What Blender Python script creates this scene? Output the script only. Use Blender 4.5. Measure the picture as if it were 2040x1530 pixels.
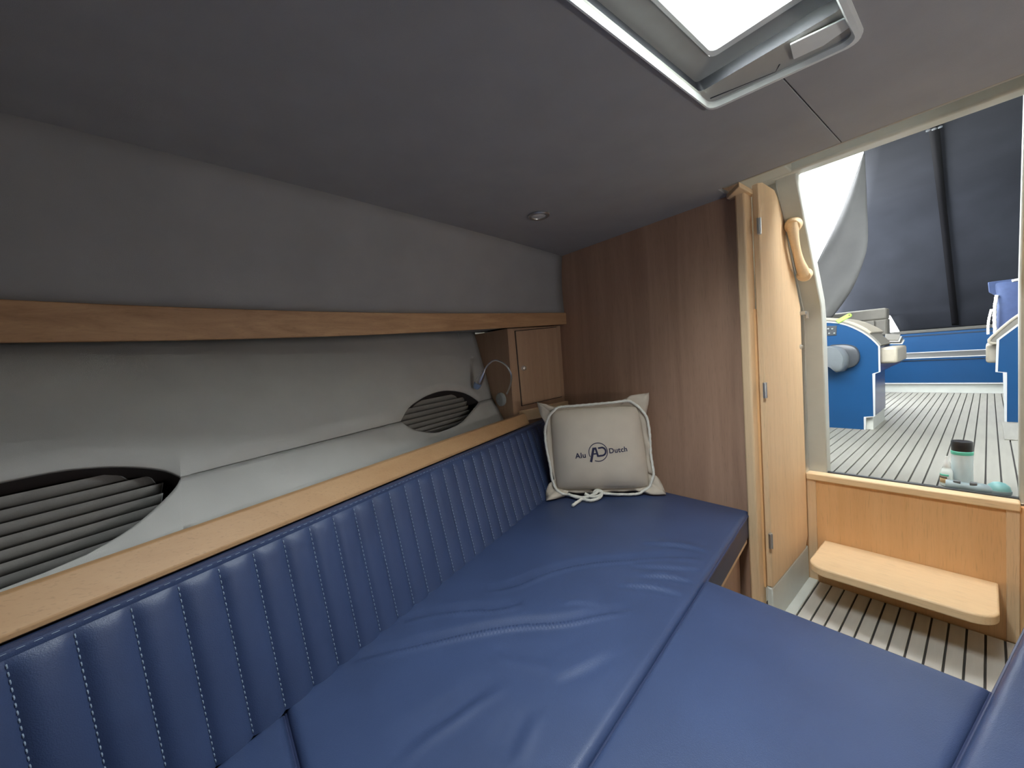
import bpy, bmesh, math, random
import numpy as np
from mathutils import Vector, Matrix

random.seed(4)
rng = np.random.default_rng(4)
for o in list(bpy.data.objects):
    bpy.data.objects.remove(o)
scene = bpy.context.scene
col = scene.collection

# ------------------------------------------------------------------ camera
# world: metres, x = aft, y = to port, z = up, cabin sole at z = 0, camera above the origin
CAM = np.array([0.0, 0.0, 0.946])
FPX = 764.8
YAW, PITCH, ROLL = map(math.radians, (51.30, -3.187, -4.245))
_f = np.array([math.cos(PITCH)*math.cos(YAW), math.cos(PITCH)*math.sin(YAW), math.sin(PITCH)])
_r = np.array([math.sin(YAW), -math.cos(YAW), 0.0])
_u = np.cross(_r, _f)
RIGHT = math.cos(ROLL)*_r + math.sin(ROLL)*_u
UP = -math.sin(ROLL)*_r + math.cos(ROLL)*_u
FWD = _f
cam_data = bpy.data.cameras.new('camera')
cam_data.sensor_fit = 'HORIZONTAL'
cam_data.sensor_width = 36.0
cam_data.lens = FPX/2040*36.0
cam_data.clip_start = 0.02
cam = bpy.data.objects.new('camera', cam_data)
col.objects.link(cam)
m = Matrix.Identity(4)
for i in range(3):
    m[i][0], m[i][1], m[i][2], m[i][3] = RIGHT[i], UP[i], -FWD[i], CAM[i]
cam.matrix_world = m
scene.camera = cam

def ray(px, py):
    return RIGHT*((px-1020)/FPX) - UP*((py-765)/FPX) + FWD
def at_x(px, py, v):
    r = ray(px, py); return CAM + r*((v-CAM[0])/r[0])
def at_y(px, py, v):
    r = ray(px, py); return CAM + r*((v-CAM[1])/r[1])
def at_z(px, py, v):
    r = ray(px, py); return CAM + r*((v-CAM[2])/r[2])

# ------------------------------------------------------------------ world and daylight
world = bpy.data.worlds.new('overcast_sky')
scene.world = world
world.use_nodes = True
bg = world.node_tree.nodes['Background']
bg.inputs['Color'].default_value = (0.93, 0.97, 1.0, 1)
bg.inputs['Strength'].default_value = 11.0

def area(name, loc, size, size_y, power, direction, color=(1, 1, 1), portal=False, spread=math.pi):
    d = bpy.data.lights.new(name, 'AREA')
    d.shape = 'RECTANGLE'; d.size = size; d.size_y = size_y
    d.energy = power; d.color = color; d.spread = spread
    d.cycles.is_portal = portal
    o = bpy.data.objects.new(name, d); col.objects.link(o)
    o.location = loc
    o.rotation_euler = Vector(direction).to_track_quat('-Z', 'Y').to_euler()
    return o
# daylight falling through the deck hatch and through the windscreen over the companionway
area('hatch_daylight', (0.58, 0.245, 1.64), 0.56, 0.26, 27.0, (0.0, 0.0, -1), (0.97, 0.985, 1.0))
# fill lamp added at the unseen aft starboard porthole to brighten the cabin
area('porthole_fill', (.72, 2*.2145-(.938+.51*.70)-.02, .77), 0.40, 0.10, 3.0, (.25, .80, .40), (1.0, 0.985, 0.96))

vs = scene.view_settings
vs.view_transform = 'Standard'
vs.look = 'None'
vs.gamma = 1.0
vs.use_curve_mapping = False
vs.exposure = 0.8

# ------------------------------------------------------------------ materials
MATS = {}
def base_mat(name):
    mt = bpy.data.materials.new(name); mt.use_nodes = True
    nt = mt.node_tree
    b = nt.nodes['Principled BSDF']
    MATS[name] = mt
    return mt, nt, b
def plain(name, color, rough=0.5, metal=0.0, var=0.06, scale=40.0, bump=0.0, bump_scale=400.0, spec=0.5, stretch=(1, 1, 1), alpha_trans=0.0):
    mt, nt, b = base_mat(name)
    tc = nt.nodes.new('ShaderNodeTexCoord'); mp = nt.nodes.new('ShaderNodeMapping')
    mp.inputs['Scale'].default_value = stretch
    nt.links.new(tc.outputs['Object'], mp.inputs['Vector'])
    n = nt.nodes.new('ShaderNodeTexNoise'); n.inputs['Scale'].default_value = scale; n.inputs['Detail'].default_value = 4
    nt.links.new(mp.outputs['Vector'], n.inputs['Vector'])
    rp = nt.nodes.new('ShaderNodeValToRGB')
    c = np.array(color)
    rp.color_ramp.elements[0].position = 0.3; rp.color_ramp.elements[1].position = 0.7
    rp.color_ramp.elements[0].color = (*np.clip(c*(1-var), 0, 1), 1)
    rp.color_ramp.elements[1].color = (*np.clip(c*(1+var), 0, 1), 1)
    nt.links.new(n.outputs['Fac'], rp.inputs['Fac'])
    nt.links.new(rp.outputs['Color'], b.inputs['Base Color'])
    b.inputs['Roughness'].default_value = rough
    b.inputs['Metallic'].default_value = metal
    b.inputs['Specular IOR Level'].default_value = spec
    if bump:
        n2 = nt.nodes.new('ShaderNodeTexNoise'); n2.inputs['Scale'].default_value = bump_scale; n2.inputs['Detail'].default_value = 3
        nt.links.new(mp.outputs['Vector'], n2.inputs['Vector'])
        bp = nt.nodes.new('ShaderNodeBump'); bp.inputs['Strength'].default_value = bump; bp.inputs['Distance'].default_value = 0.002
        nt.links.new(n2.outputs['Fac'], bp.inputs['Height'])
        nt.links.new(bp.outputs['Normal'], b.inputs['Normal'])
    return mt
def wood(name, light, dark, grain='z', rough=0.55, fleck=0.16, figure=1.0):
    mt, nt, b = base_mat(name)
    tc = nt.nodes.new('ShaderNodeTexCoord'); mp = nt.nodes.new('ShaderNodeMapping')
    long_, across = 0.9, 16.0
    sc = {'x': (long_, across, across), 'y': (across, long_, across), 'z': (across, across, long_)}[grain]
    mp.inputs['Scale'].default_value = sc
    nt.links.new(tc.outputs['Object'], mp.inputs['Vector'])
    n = nt.nodes.new('ShaderNodeTexNoise'); n.inputs['Scale'].default_value = 1.6*figure; n.inputs['Detail'].default_value = 6
    n.inputs['Roughness'].default_value = 0.6; n.inputs['Distortion'].default_value = 0.6
    nt.links.new(mp.outputs['Vector'], n.inputs['Vector'])
    rp = nt.nodes.new('ShaderNodeValToRGB')
    rp.color_ramp.elements[0].position = 0.28; rp.color_ramp.elements[1].position = 0.72
    rp.color_ramp.elements[0].color = (*dark, 1); rp.color_ramp.elements[1].color = (*light, 1)
    nt.links.new(n.outputs['Fac'], rp.inputs['Fac'])
    mp2 = nt.nodes.new('ShaderNodeMapping')
    mp2.inputs['Scale'].default_value = {'x': (6, 150, 150), 'y': (150, 6, 150), 'z': (150, 150, 6)}[grain]
    nt.links.new(tc.outputs['Object'], mp2.inputs['Vector'])
    n2 = nt.nodes.new('ShaderNodeTexNoise'); n2.inputs['Scale'].default_value = 3.0; n2.inputs['Detail'].default_value = 2
    nt.links.new(mp2.outputs['Vector'], n2.inputs['Vector'])
    r2 = nt.nodes.new('ShaderNodeValToRGB')
    r2.color_ramp.elements[0].position = 0.28; r2.color_ramp.elements[1].position = 0.42
    r2.color_ramp.elements[0].color = (1-fleck, 1-fleck, 1-fleck, 1); r2.color_ramp.elements[1].color = (1, 1, 1, 1)
    nt.links.new(n2.outputs['Fac'], r2.inputs['Fac'])
    mx = nt.nodes.new('ShaderNodeMix'); mx.data_type = 'RGBA'; mx.blend_type = 'MULTIPLY'
    mx.inputs[0].default_value = 1.0
    nt.links.new(rp.outputs['Color'], mx.inputs[6]); nt.links.new(r2.outputs['Color'], mx.inputs[7])
    nt.links.new(mx.outputs[2], b.inputs['Base Color'])
    b.inputs['Roughness'].default_value = rough
    return mt
BL, BD = (0.78, 0.565, 0.345), (0.70, 0.49, 0.285)
wood('beech_x', BL, BD, 'x'); wood('beech_y', BL, BD, 'y'); wood('beech_z', BL, BD, 'z')
wood('rail_beech', (0.53, 0.325, 0.165), (0.46, 0.265, 0.125), 'x')
wood('shelf_wood', (0.62, 0.37, 0.19), (0.37, 0.195, 0.092), 'x', figure=1.3)
wood('locker_wood', (0.50, 0.32, 0.20), (0.42, 0.255, 0.155), 'z')
wood('panel_wood', (0.78, 0.48, 0.235), (0.70, 0.41, 0.185), 'z')
wood('veneer', (0.47, 0.295, 0.20), (0.35, 0.207, 0.138), 'z', rough=0.5, fleck=0.22, figure=0.8)
wood('step_wood', (0.84, 0.63, 0.38), (0.79, 0.575, 0.335), 'y', fleck=0.2)
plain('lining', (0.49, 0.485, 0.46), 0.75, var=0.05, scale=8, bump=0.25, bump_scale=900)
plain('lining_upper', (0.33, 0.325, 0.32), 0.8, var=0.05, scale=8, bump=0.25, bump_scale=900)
plain('headliner', (0.335, 0.33, 0.33), 0.85, var=0.04, scale=10, bump=0.3, bump_scale=1100)
plain('navy_leather', (0.040, 0.063, 0.142), 0.42, var=0.10, scale=6, bump=0.22, bump_scale=700)
plain('navy_side', (0.036, 0.045, 0.10), 0.5, var=0.10, scale=6, bump=0.22, bump_scale=700)
plain('navy_piping', (0.03, 0.042, 0.10), 0.45, var=0.05)
plain('stitch', (0.30, 0.38, 0.48), 0.7)
plain('dark_gap', (0.015, 0.015, 0.018), 0.9)
plain('blind_cloth', (0.27, 0.26, 0.245), 0.6, var=0.05, scale=60, bump=0.1)
plain('reveal', (0.06, 0.05, 0.048), 0.7)
plain('window_rubber', (0.012, 0.012, 0.012), 0.7)
plain('chrome', (0.85, 0.86, 0.88), 0.28, 1.0, var=0.02)
plain('satin_metal', (0.55, 0.56, 0.56), 0.4, 1.0, var=0.03)
plain('lamp_plastic', (0.42, 0.43, 0.42), 0.45)
plain('blue_lens', (0.28, 0.38, 0.58), 0.2)
plain('lamp_lens', (0.62, 0.62, 0.60), 0.35)
plain('grp', (0.60, 0.62, 0.57), 0.35, var=0.05, scale=12, bump=0.05)
plain('alu_paint', (0.50, 0.51, 0.46), 0.42, var=0.05, scale=10)
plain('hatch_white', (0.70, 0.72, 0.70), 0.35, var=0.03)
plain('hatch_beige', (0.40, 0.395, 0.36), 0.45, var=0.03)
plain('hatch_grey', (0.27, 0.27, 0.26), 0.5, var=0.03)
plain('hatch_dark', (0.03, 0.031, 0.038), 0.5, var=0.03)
plain('plank', (0.235, 0.228, 0.195), 0.6, var=0.07, scale=14, bump=0.3, bump_scale=500, stretch=(0.4, 4, 4))
plain('plank_lit', (0.56, 0.54, 0.49), 0.6, var=0.06, scale=14, bump=0.3, bump_scale=500, stretch=(0.4, 4, 4))  # same planks as the cockpit, colour lightened for the light near the doorway
plain('caulk', (0.055, 0.052, 0.048), 0.8)
plain('blue_laminate', (0.006, 0.050, 0.14), 0.35, var=0.05, scale=5, spec=0.3)
plain('navy_laminate', (0.035, 0.05, 0.15), 0.25, var=0.05)
plain('white_edge', (0.46, 0.475, 0.475), 0.4, var=0.02)
plain('cream_vinyl', (0.36, 0.325, 0.255), 0.5, var=0.04)
plain('taupe_vinyl', (0.16, 0.15, 0.125), 0.6, var=0.05, bump=0.2)
plain('grey_tread', (0.075, 0.073, 0.066), 0.85, var=0.08, bump=0.2)
plain('canvas', (0.019, 0.021, 0.027), 0.9, var=0.12, scale=5, bump=0.2, bump_scale=900, spec=0.15)
plain('canvas_strap', (0.003, 0.003, 0.004), 0.9, spec=0.1)
plain('canvas_grey', (0.10, 0.10, 0.098), 0.8, var=0.07, scale=9, bump=0.2, bump_scale=800)
plain('linen', (0.62, 0.54, 0.435), 0.85, var=0.035, scale=14, bump=0.45, bump_scale=1200)
plain('rope', (0.78, 0.76, 0.68), 0.8, var=0.06, scale=200)
plain('print', (0.02, 0.018, 0.055), 0.7)
plain('blue_pillow', (0.045, 0.072, 0.165), 0.8, var=0.08, bump=0.3)
plain('black_plastic', (0.018, 0.016, 0.016), 0.3)
plain('teal_plastic', (0.12, 0.55, 0.40), 0.35)
plain('pale_label', (0.56, 0.63, 0.63), 0.5, var=0.03)
plain('milky_plastic', (0.66, 0.72, 0.69), 0.4)
plain('tag_orange', (0.80, 0.55, 0.28), 0.6)
plain('tag_dark', (0.12, 0.08, 0.05), 0.6)
plain('tool_grey', (0.26, 0.34, 0.36), 0.4)
plain('tool_teal', (0.20, 0.42, 0.42), 0.35)
plain('lime_plastic', (0.30, 0.75, 0.06), 0.4)
plain('grey_plastic', (0.13, 0.145, 0.155), 0.3, var=0.03)
plain('grey_plastic_dark', (0.045, 0.05, 0.057), 0.35)
plain('paper', (0.6, 0.6, 0.57), 0.7)
def glass_mat():
    mt, nt, b = base_mat('clear_pane')
    nt.nodes.remove(b)
    out = nt.nodes['Material Output']
    t = nt.nodes.new('ShaderNodeBsdfTransparent'); t.inputs['Color'].default_value = (0.94, 0.97, 0.97, 1)
    g = nt.nodes.new('ShaderNodeBsdfGlossy'); g.inputs['Roughness'].default_value = 0.03
    mx = nt.nodes.new('ShaderNodeMixShader'); mx.inputs[0].default_value = 0.06
    nt.links.new(t.outputs[0], mx.inputs[1]); nt.links.new(g.outputs[0], mx.inputs[2]); nt.links.new(mx.outputs[0], out.inputs['Surface'])
glass_mat()

# ------------------------------------------------------------------ geometry helpers
class G:
    def __init__(s): s.v = []; s.f = []
    def add(s, verts, faces):
        k = len(s.v)
        s.v += [tuple(map(float, p)) for p in verts]
        s.f += [tuple(i+k for i in q) for q in faces]
        return s
    def box(s, a, b):
        (x0, y0, z0), (x1, y1, z1) = np.minimum(a, b), np.maximum(a, b)
        return s.add([(x0, y0, z0), (x1, y0, z0), (x1, y1, z0), (x0, y1, z0), (x0, y0, z1), (x1, y0, z1), (x1, y1, z1), (x0, y1, z1)],
                     [(0, 3, 2, 1), (4, 5, 6, 7), (0, 1, 5, 4), (1, 2, 6, 5), (2, 3, 7, 6), (3, 0, 4, 7)])
    def prism(s, poly, vec):
        n = len(poly); vec = np.array(vec, float)
        p = [np.array(q, float) for q in poly]
        fs = [tuple(range(n))[::-1], tuple(range(n, 2*n))] + [(i, (i+1) % n, n+(i+1) % n, n+i) for i in range(n)]
        return s.add(p + [q+vec for q in p], fs)
    def loft(s, rings, closed=True, caps=True):
        n = len(rings[0]); vs_ = [p for r in rings for p in r]; fs = []
        for i in range(len(rings)-1):
            for j in range(n if closed else n-1):
                a, b_ = i*n+j, i*n+(j+1) % n
                fs.append((a, b_, b_+n, a+n))
        if caps and closed:
            fs.append(tuple(range(n))[::-1]); fs.append(tuple((len(rings)-1)*n+j for j in range(n)))
        return s.add(vs_, fs)
    def tube(s, path, r, n=10, twist=None, closed=False):
        P = [np.array(p, float) for p in path]; N = len(P); rings = []
        nrm = None; acc = 0.0
        for i in range(N):
            if closed: t = P[(i+1) % N]-P[i-1]
            else: t = P[min(i+1, N-1)]-P[max(i-1, 0)]
            t = t/(np.linalg.norm(t)+1e-12)
            if nrm is None:
                a = np.array([0, 0, 1.0]) if abs(t[2]) < .9 else np.array([1.0, 0, 0])
                nrm = np.cross(t, a)
            nrm = nrm - t*(nrm@t); nrm /= np.linalg.norm(nrm)+1e-12
            bn = np.cross(t, nrm)
            if i: acc += np.linalg.norm(P[i]-P[i-1])
            rr = r[i] if hasattr(r, '__len__') else r
            ring = []
            for k in range(n):
                th = 2*math.pi*k/n
                q = rr*(1+(0.16*math.cos(3*(th-acc*twist)) if twist else 0))
                ring.append(P[i]+q*(math.cos(th)*nrm+math.sin(th)*bn))
            rings.append(ring)
        if closed: rings.append(rings[0])
        return s.loft(rings, True, not closed)
    def lathe(s, prof, origin, axis=(0, 0, 1), n=24):
        ax = np.array(axis, float); ax /= np.linalg.norm(ax)
        a = np.array([1.0, 0, 0]) if abs(ax[0]) < .9 else np.array([0, 1.0, 0])
        e1 = np.cross(ax, a); e1 /= np.linalg.norm(e1); e2 = np.cross(ax, e1); o = np.array(origin, float)
        rings = [[o+ax*h+r*(math.cos(2*math.pi*k/n)*e1+math.sin(2*math.pi*k/n)*e2) for k in range(n)] for r, h in prof]
        return s.loft(rings)
    def grid(s, P):
        P = np.asarray(P, float); a, b_, _ = P.shape
        vs_ = P.reshape(-1, 3)
        fs = [(i*b_+j, (i+1)*b_+j, (i+1)*b_+j+1, i*b_+j+1) for i in range(a-1) for j in range(b_-1)]
        return s.add(vs_, fs)

def origin_of(par):
    l = np.zeros(3)
    while par is not None:
        l = l + np.array(par.location); par = par.parent
    return l
def build(name, g, mat, parent=None, bevel=0.0, smooth=True, seg=2, solid=0.0, angle=35):
    V = np.array(g.v)
    if parent is None:
        loc = (V.min(0)+V.max(0))/2; loc[2] = V[:, 2].min()
    else:
        loc = np.zeros(3)
    off = origin_of(parent) + loc
    me = bpy.data.meshes.new(name)
    me.from_pydata([tuple(p) for p in (V-off)], [], g.f)
    bm = bmesh.new(); bm.from_mesh(me); bmesh.ops.recalc_face_normals(bm, faces=bm.faces); bm.to_mesh(me); bm.free()
    me.materials.append(MATS[mat])
    if smooth:
        me.shade_smooth(); me.set_sharp_from_angle(angle=math.radians(angle))
    o = bpy.data.objects.new(name, me); col.objects.link(o)
    o.location = loc
    if parent is not None: o.parent = parent
    if solid:
        md = o.modifiers.new('thickness', 'SOLIDIFY'); md.thickness = solid; md.offset = 0
    if bevel:
        md = o.modifiers.new('bevel', 'BEVEL'); md.width = bevel; md.segments = seg; md.limit_method = 'ANGLE'; md.angle_limit = math.radians(40)
        md.harden_normals = False
    return o
def tag(o, label=None, cat=None, group=None, kind=None):
    if label: o['label'] = label
    if cat: o['category'] = cat
    if group: o['group'] = group
    if kind: o['kind'] = kind
    return o
def thing(name, label, cat, loc, group=None):
    o = bpy.data.objects.new(name, None); col.objects.link(o); o.location = tuple(map(float, loc)); o.empty_display_size = 0.05
    return tag(o, label, cat, group)
def struct(name, label, loc=None, g=None, mat=None, **k):
    if g is None:
        o = bpy.data.objects.new(name, None); col.objects.link(o); o.location = tuple(map(float, loc)); o.empty_display_size = 0.05
    else:
        o = build(name, g, mat, **k)
    return tag(o, label, None, None, 'structure')
def copy_piece(o, parent, loc):
    c = o.copy(); col.objects.link(c); c.parent = parent; c.location = loc
    return c
def interp(x, xs, ys):
    xs = np.array(xs); ys = np.array(ys)
    if x < xs[0]: return ys[0]+(x-xs[0])*(ys[1]-ys[0])/(xs[1]-xs[0])
    if x > xs[-1]: return ys[-1]+(x-xs[-1])*(ys[-1]-ys[-2])/(xs[-1]-xs[-2])
    return float(np.interp(x, xs, ys))
def smooth_path(P, n):
    P = np.array(P, float); k = len(P); out = []
    t = np.r_[0, np.cumsum(np.linalg.norm(np.diff(P, axis=0), axis=1))]
    for s in np.linspace(0, t[-1], n):
        i = min(max(np.searchsorted(t, s)-1, 0), k-2)
        u = (s-t[i])/(t[i+1]-t[i]+1e-12)
        p0 = P[max(i-1, 0)]; p1 = P[i]; p2 = P[i+1]; p3 = P[min(i+2, k-1)]
        out.append(0.5*((2*p1)+(-p0+p2)*u+(2*p0-5*p1+4*p2-p3)*u*u+(-p0+3*p1-3*p2+p3)*u**3))
    return np.array(out)

# ------------------------------------------------------------------ hull curves (port side; starboard is the mirror image)
YC = 0.2145
def side_map(P, s):
    P = np.array(P, float)
    if s < 0: P[..., 1] = 2*(YC if s > -2 else .188) - P[..., 1]
    return P
XB = 1.39                                  # forward face of the aft bulkhead
X_BOW = -0.95
Rf = lambda x: np.array([x, max(.84+.525*x, .832+.436*x), .7115-.03*x-.05*max(0.0, -.089-x)])          # foot of the lining behind the rail
Sf = lambda x: np.array([x, .938+.51*x, .785])                 # seam between the two lining panels
Tf = lambda x: np.array([x, 1.284+.287*x, 1.0765+.0295*x])     # top of the lining under the shelf
FX = [-.265, -.0125, .178, .463, .992, 1.354]
_fy = np.polyfit(FX, [1.10, 1.14, 1.17, 1.215, 1.268, 1.279], 3)
_ft = np.polyfit(FX, [1.124, 1.1275, 1.1285, 1.132, 1.1556, 1.165], 3)
_fb = np.polyfit(FX, [1.048, 1.053, 1.057, 1.0655, 1.093, 1.1095], 3)
def Ff(x):    # shelf fascia: y, z top, z bottom
    e = min(0.0, x+.3); x = max(x, -.3)
    return (float(np.polyval(_fy, x))+e*.17, float(np.polyval(_ft, x)), float(np.polyval(_fb, x)))
_cf = np.polyfit([-.225, -.05, .2, .6, 1.39], [1.054, 1.069, 1.096, 1.147, 1.279], 2)
Cf = lambda x: float(np.polyval(_cf, x))
ZC = 1.436
yback = lambda x: .7285+.385*x
ytop = lambda x: .76+.435*x
yfront = lambda x: .290+.158*x

# portholes: (x, height on panel) of the upper and the lower edge
P2T = [(.479, 0), (.527, .1), (.579, .158), (.653, .208), (.74, .222), (.828, .176), (.887, .105), (.938, 0)]
P2B = [(.479, 0), (.501, .26), (.544, .485), (.607, .65), (.692, .639), (.764, .543), (.862, .247), (.938, 0)]
P1T = [(-.47, 0), (-.42, .06), (-.35, .12), (-.28, .155), (-.236, .160), (-.194, .161), (-.165, .152), (-.127, .127), (-.091, .088), (-.066, .049), (-.047, 0)]
P1B = [(-.47, 0), (-.44, .2), (-.38, .5), (-.31, .8), (-.25, .92), (-.21, .905), (-.155, .868), (-.111, .70), (-.084, .497), (-.057, .206), (-.047, 0)]
def arc(x, A):
    if x <= A[0][0] or x >= A[-1][0]: return 0.0
    return max(0.0, interp(x, [a[0] for a in A], [a[1] for a in A]))
def dense(A):
    P = smooth_path([(a, b, 0) for a, b in A], 33)
    P[:, 0] = np.maximum.accumulate(P[:, 0]); P[0, 1] = P[-1, 1] = 0
    return [(p[0], max(p[1], 0)) for p in P]
P1T, P1B, P2T, P2B = map(dense, (P1T, P1B, P2T, P2B))
XL_END = 1.0575                             # lining stops at the small locker

# ------------------------------------------------------------------ structure: hull sides
def recess_scale(nT, nB):                   # recess walls open outward, more so along the upper edge
    return np.r_[1.04+.26*np.sin(np.linspace(0, math.pi, nT))**.7, np.full(nB, 1.04)][:, None]
OUTV = np.array([-.20, .50, -.62]); OUTV = OUTV/np.linalg.norm(OUTV)
def hull_side(s, name, label):
    root = struct(name, label, side_map((0.2, 1.9, 0.0), s))
    xs_all = sorted(set(list(np.linspace(X_BOW, XL_END, 60)) + [a for A in (P1T, P1B, P2T, P2B) for a, _ in A]))
    g = G(); nv = 9
    rows = []
    for x in xs_all:
        lo = arc(x, P1T)+arc(x, P2T)
        a, b = Sf(x), Tf(x)
        n = np.array([-.35, .75, -.55])
        rows.append([a*(1-v)+b*v  for v in lo+(1-lo)*np.linspace(0, 1, nv)])
    g.grid(side_map(rows, s)); build('upper_lining_panel', g, 'lining', root, solid=0.006)
    g = G(); rows = []
    for x in xs_all:
        hi = 1-(arc(x, P1B)+arc(x, P2B))
        a, b = Rf(x), Sf(x)+np.array([0, -0.002, -0.0025])
        rows.append([a*(1-v)+b*v for v in hi*np.linspace(0, 1, nv)])
    g.grid(side_map(rows, s)); build('lower_lining_panel', g, 'lining', root, solid=0.006)
    # side panel above the shelf, up to the headliner
    g = G(); rows = []
    for x in np.linspace(X_BOW, XB, 40):
        y, zt, zb = Ff(x)
        a = np.array([x, y+.014, zt-.004]); b = np.array([x, Cf(x)+.002, ZC+.012])
        rows.append([a*(1-v)+b*v+np.array([0, .010, 0])*math.sin(math.pi*v) for v in np.linspace(0, 1, 8)])
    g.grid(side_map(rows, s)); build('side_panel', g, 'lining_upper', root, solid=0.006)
    # hull skin outside, closes the side
    g = G(); rows = []
    for x in np.linspace(X_BOW, 1.82, 24):
        S = Sf(x); T = Tf(x)
        rows.append([(x, 0.10, -.17), (x, S[1]-.30, -.005), (x, S[1]-.12, 0.30), (x, S[1]+.16, .60), (x, T[1]+.20, .95), (x, T[1]+.24, 1.25), (x, Cf(x)+.12, 1.56)])
    g.grid(side_map(rows, s)); build('hull_skin', g, 'grp', root, solid=0.01)
    # window recess behind each porthole: dark reveal and closed pane
    for k, (T_, B_) in enumerate(((P1T, P1B), (P2T, P2B))):
        out = np.array([-.20, .50, -.62]); out /= np.linalg.norm(out)
        loop = [Sf(a)*(1-v)+Tf(a)*v for a, v in T_] + [Sf(a)*(1-v)+Rf(a)*v for a, v in B_[::-1][1:-1]]
        w = struct('window_%d' % (k+1 if s > 0 else k+3), 'eye-shaped porthole recess in the grey %s hull lining, %s' % ('port' if s > 0 else 'starboard', 'close to the reading lamp' if k else 'toward the bow'), side_map(Sf((T_[0][0]+T_[-1][0])/2), s))
        rev = G(); L = np.array(loop)
        c = L.mean(0)
        big = c+(L-c)*recess_scale(len(T_), len(B_)-2)
        rev.loft([side_map(L+out*0.002, s), side_map(big+out*0.085, s)], True, False)
        build('reveal', rev, 'reveal', w)
        pn = G(); pn.prism(side_map(big+out*0.083, s), side_map(out*0.006, 1)*np.array([1, s, 1])); build('pane', pn, 'window_rubber', w)
    return root
hull_side(1, 'wall_left', 'grey padded hull lining on the port side above the long backrest')
hull_side(-1, 'wall_right', 'grey padded hull lining on the starboard side')

# aft bulkhead (dark beech veneer), port and starboard halves
for s, nm, lb in ((1, 'wall_aft', 'tall brown wood veneer bulkhead behind the pillow'), (-2, 'wall_aft_starboard', 'brown wood veneer bulkhead on the starboard side of the doorway')):
    g = G(); P = side_map([(XB, .505, 0.0), (XB, 1.72, 0.0), (XB, 1.80, 1.53), (XB, .505, 1.53)], s); g.prism(P, (.018, 0, 0))
    struct(nm, lb, g=g, mat='veneer')
# bow end
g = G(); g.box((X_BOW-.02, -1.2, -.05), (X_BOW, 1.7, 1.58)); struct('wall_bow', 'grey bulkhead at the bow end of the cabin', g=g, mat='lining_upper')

# headliner: two panels that meet in a seam aft of the hatch
X_EDGE = 1.305
HY0, HY1, HX0, HX1 = .133, .3545, .28, .866
SEAM = .2395
cl = struct('ceiling', 'dark grey fabric headliner with a deck hatch', (0.3, .2, ZC))
g = G()
port = [(X_BOW, SEAM), (HX0, SEAM), (HX0, HY1), (HX1-.006, HY1), (HX1+.012, SEAM+.0010), (X_EDGE, SEAM+.0010-.008)]
xs = np.linspace(X_EDGE, X_BOW, 26)
poly = [(x, y, ZC) for x, y in port] + [(XB if i == 0 else x, Cf(XB if i == 0 else x)+.03, ZC) for i, x in enumerate(xs)]
poly = [(x, y, ZC) for x, y in port] + [(X_EDGE, .53, ZC), (XB, .53, ZC), (XB, Cf(XB)+.03, ZC)] + [(x, Cf(x)+.03, ZC) for x in xs]
g.prism(poly, (0, 0, .012)); build('ceiling_panel', g, 'headliner', cl, bevel=.001)
g = G()
stb = [(X_BOW, SEAM-.0002), (HX0, SEAM-.0002), (HX0, HY0), (HX1+.022, HY0), (HX1+.012, SEAM-.0010), (X_EDGE, SEAM-.0010-.008)]
mir = lambda x: 2*YC-Cf(x)-.03
poly = [(x, y, ZC) for x, y in stb] + [(X_EDGE, 2*YC-.53, ZC), (XB, 2*YC-.53, ZC), (XB, mir(XB), ZC)] + [(x, mir(x), ZC) for x in xs]
g.prism(poly, (0, 0, .012)); build('ceiling_panel', g, 'headliner', cl, bevel=.001)
g = G()
g.box((HX1+.02, .10, ZC+.0122), (X_EDGE-.002, .40, ZC+.02)); build('seam_backing', g, 'dark_gap', cl)
g = G(); g.box((X_EDGE-.004, -.09, ZC-.001), (X_EDGE+.008, .515, ZC+.016)); build('edge_strip', g, 'cream_vinyl', cl, bevel=.003)
# deck above the headliner with the hatch hole
g = G()
for a, b in (((X_BOW, -1.25), (HX0-.02, 1.7)), ((HX1+.04, -1.25), (1.546, 1.7)), ((HX0-.02, HY1+.03), (HX1+.04, 1.7)), ((HX0-.02, -1.25), (HX1+.04, HY0-.03))):
    g.box((*a, 1.53), (*b, 1.58))
build('deck', g, 'grp', cl)

# ------------------------------------------------------------------ deck hatch
h = thing('deck_hatch', 'bright skylight hatch with pale trim set in the grey headliner', 'hatch', (.55, .245, 1.43))
def rect(ax, py, sy, z, fx=0.300, skew=0.0, r=0.012, n=5):
    # closed loop: aft-port, aft-starboard, forward-starboard, forward-port, rounded corners
    cs = [(ax-skew, py, -1, -1), (ax+skew, sy, -1, 1), (fx, sy, 1, 1), (fx, py, 1, -1)]
    out = []
    starts = [90, 0, -90, -180]
    for (x, y, dx, dy), a0 in zip(cs, starts):
        cx, cy = x+dx*r, y+dy*r
        for k in range(n):
            th = math.radians(a0-90*k/(n-1))
            out.append((cx+r*math.cos(th), cy+r*math.sin(th), z))
    return out
sk = .014
g = G(); g.loft([rect(.867, .3535, .137, 1.441, fx=0.295, skew=sk, r=.016), rect(.866, .353, .138, 1.436, fx=0.295, skew=sk, r=.016), rect(.870, .354, .134, 1.4285, fx=0.290, skew=sk, r=.018), rect(.877, .357, .127, 1.4285, fx=0.285, skew=sk, r=.02), rect(.880, .359, .124, 1.4365, fx=0.280, skew=sk, r=.022)], True, False)
build('trim_ring', g, 'hatch_white', h)
g = G(); g.loft([rect(.8675, .3540, .1365, 1.440, fx=0.294, skew=sk, r=.016), rect(.806, .3525, .138, 1.4445, fx=0.320, r=.01)], True, False)
build('blind_cassette', g, 'hatch_beige', h)
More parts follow.
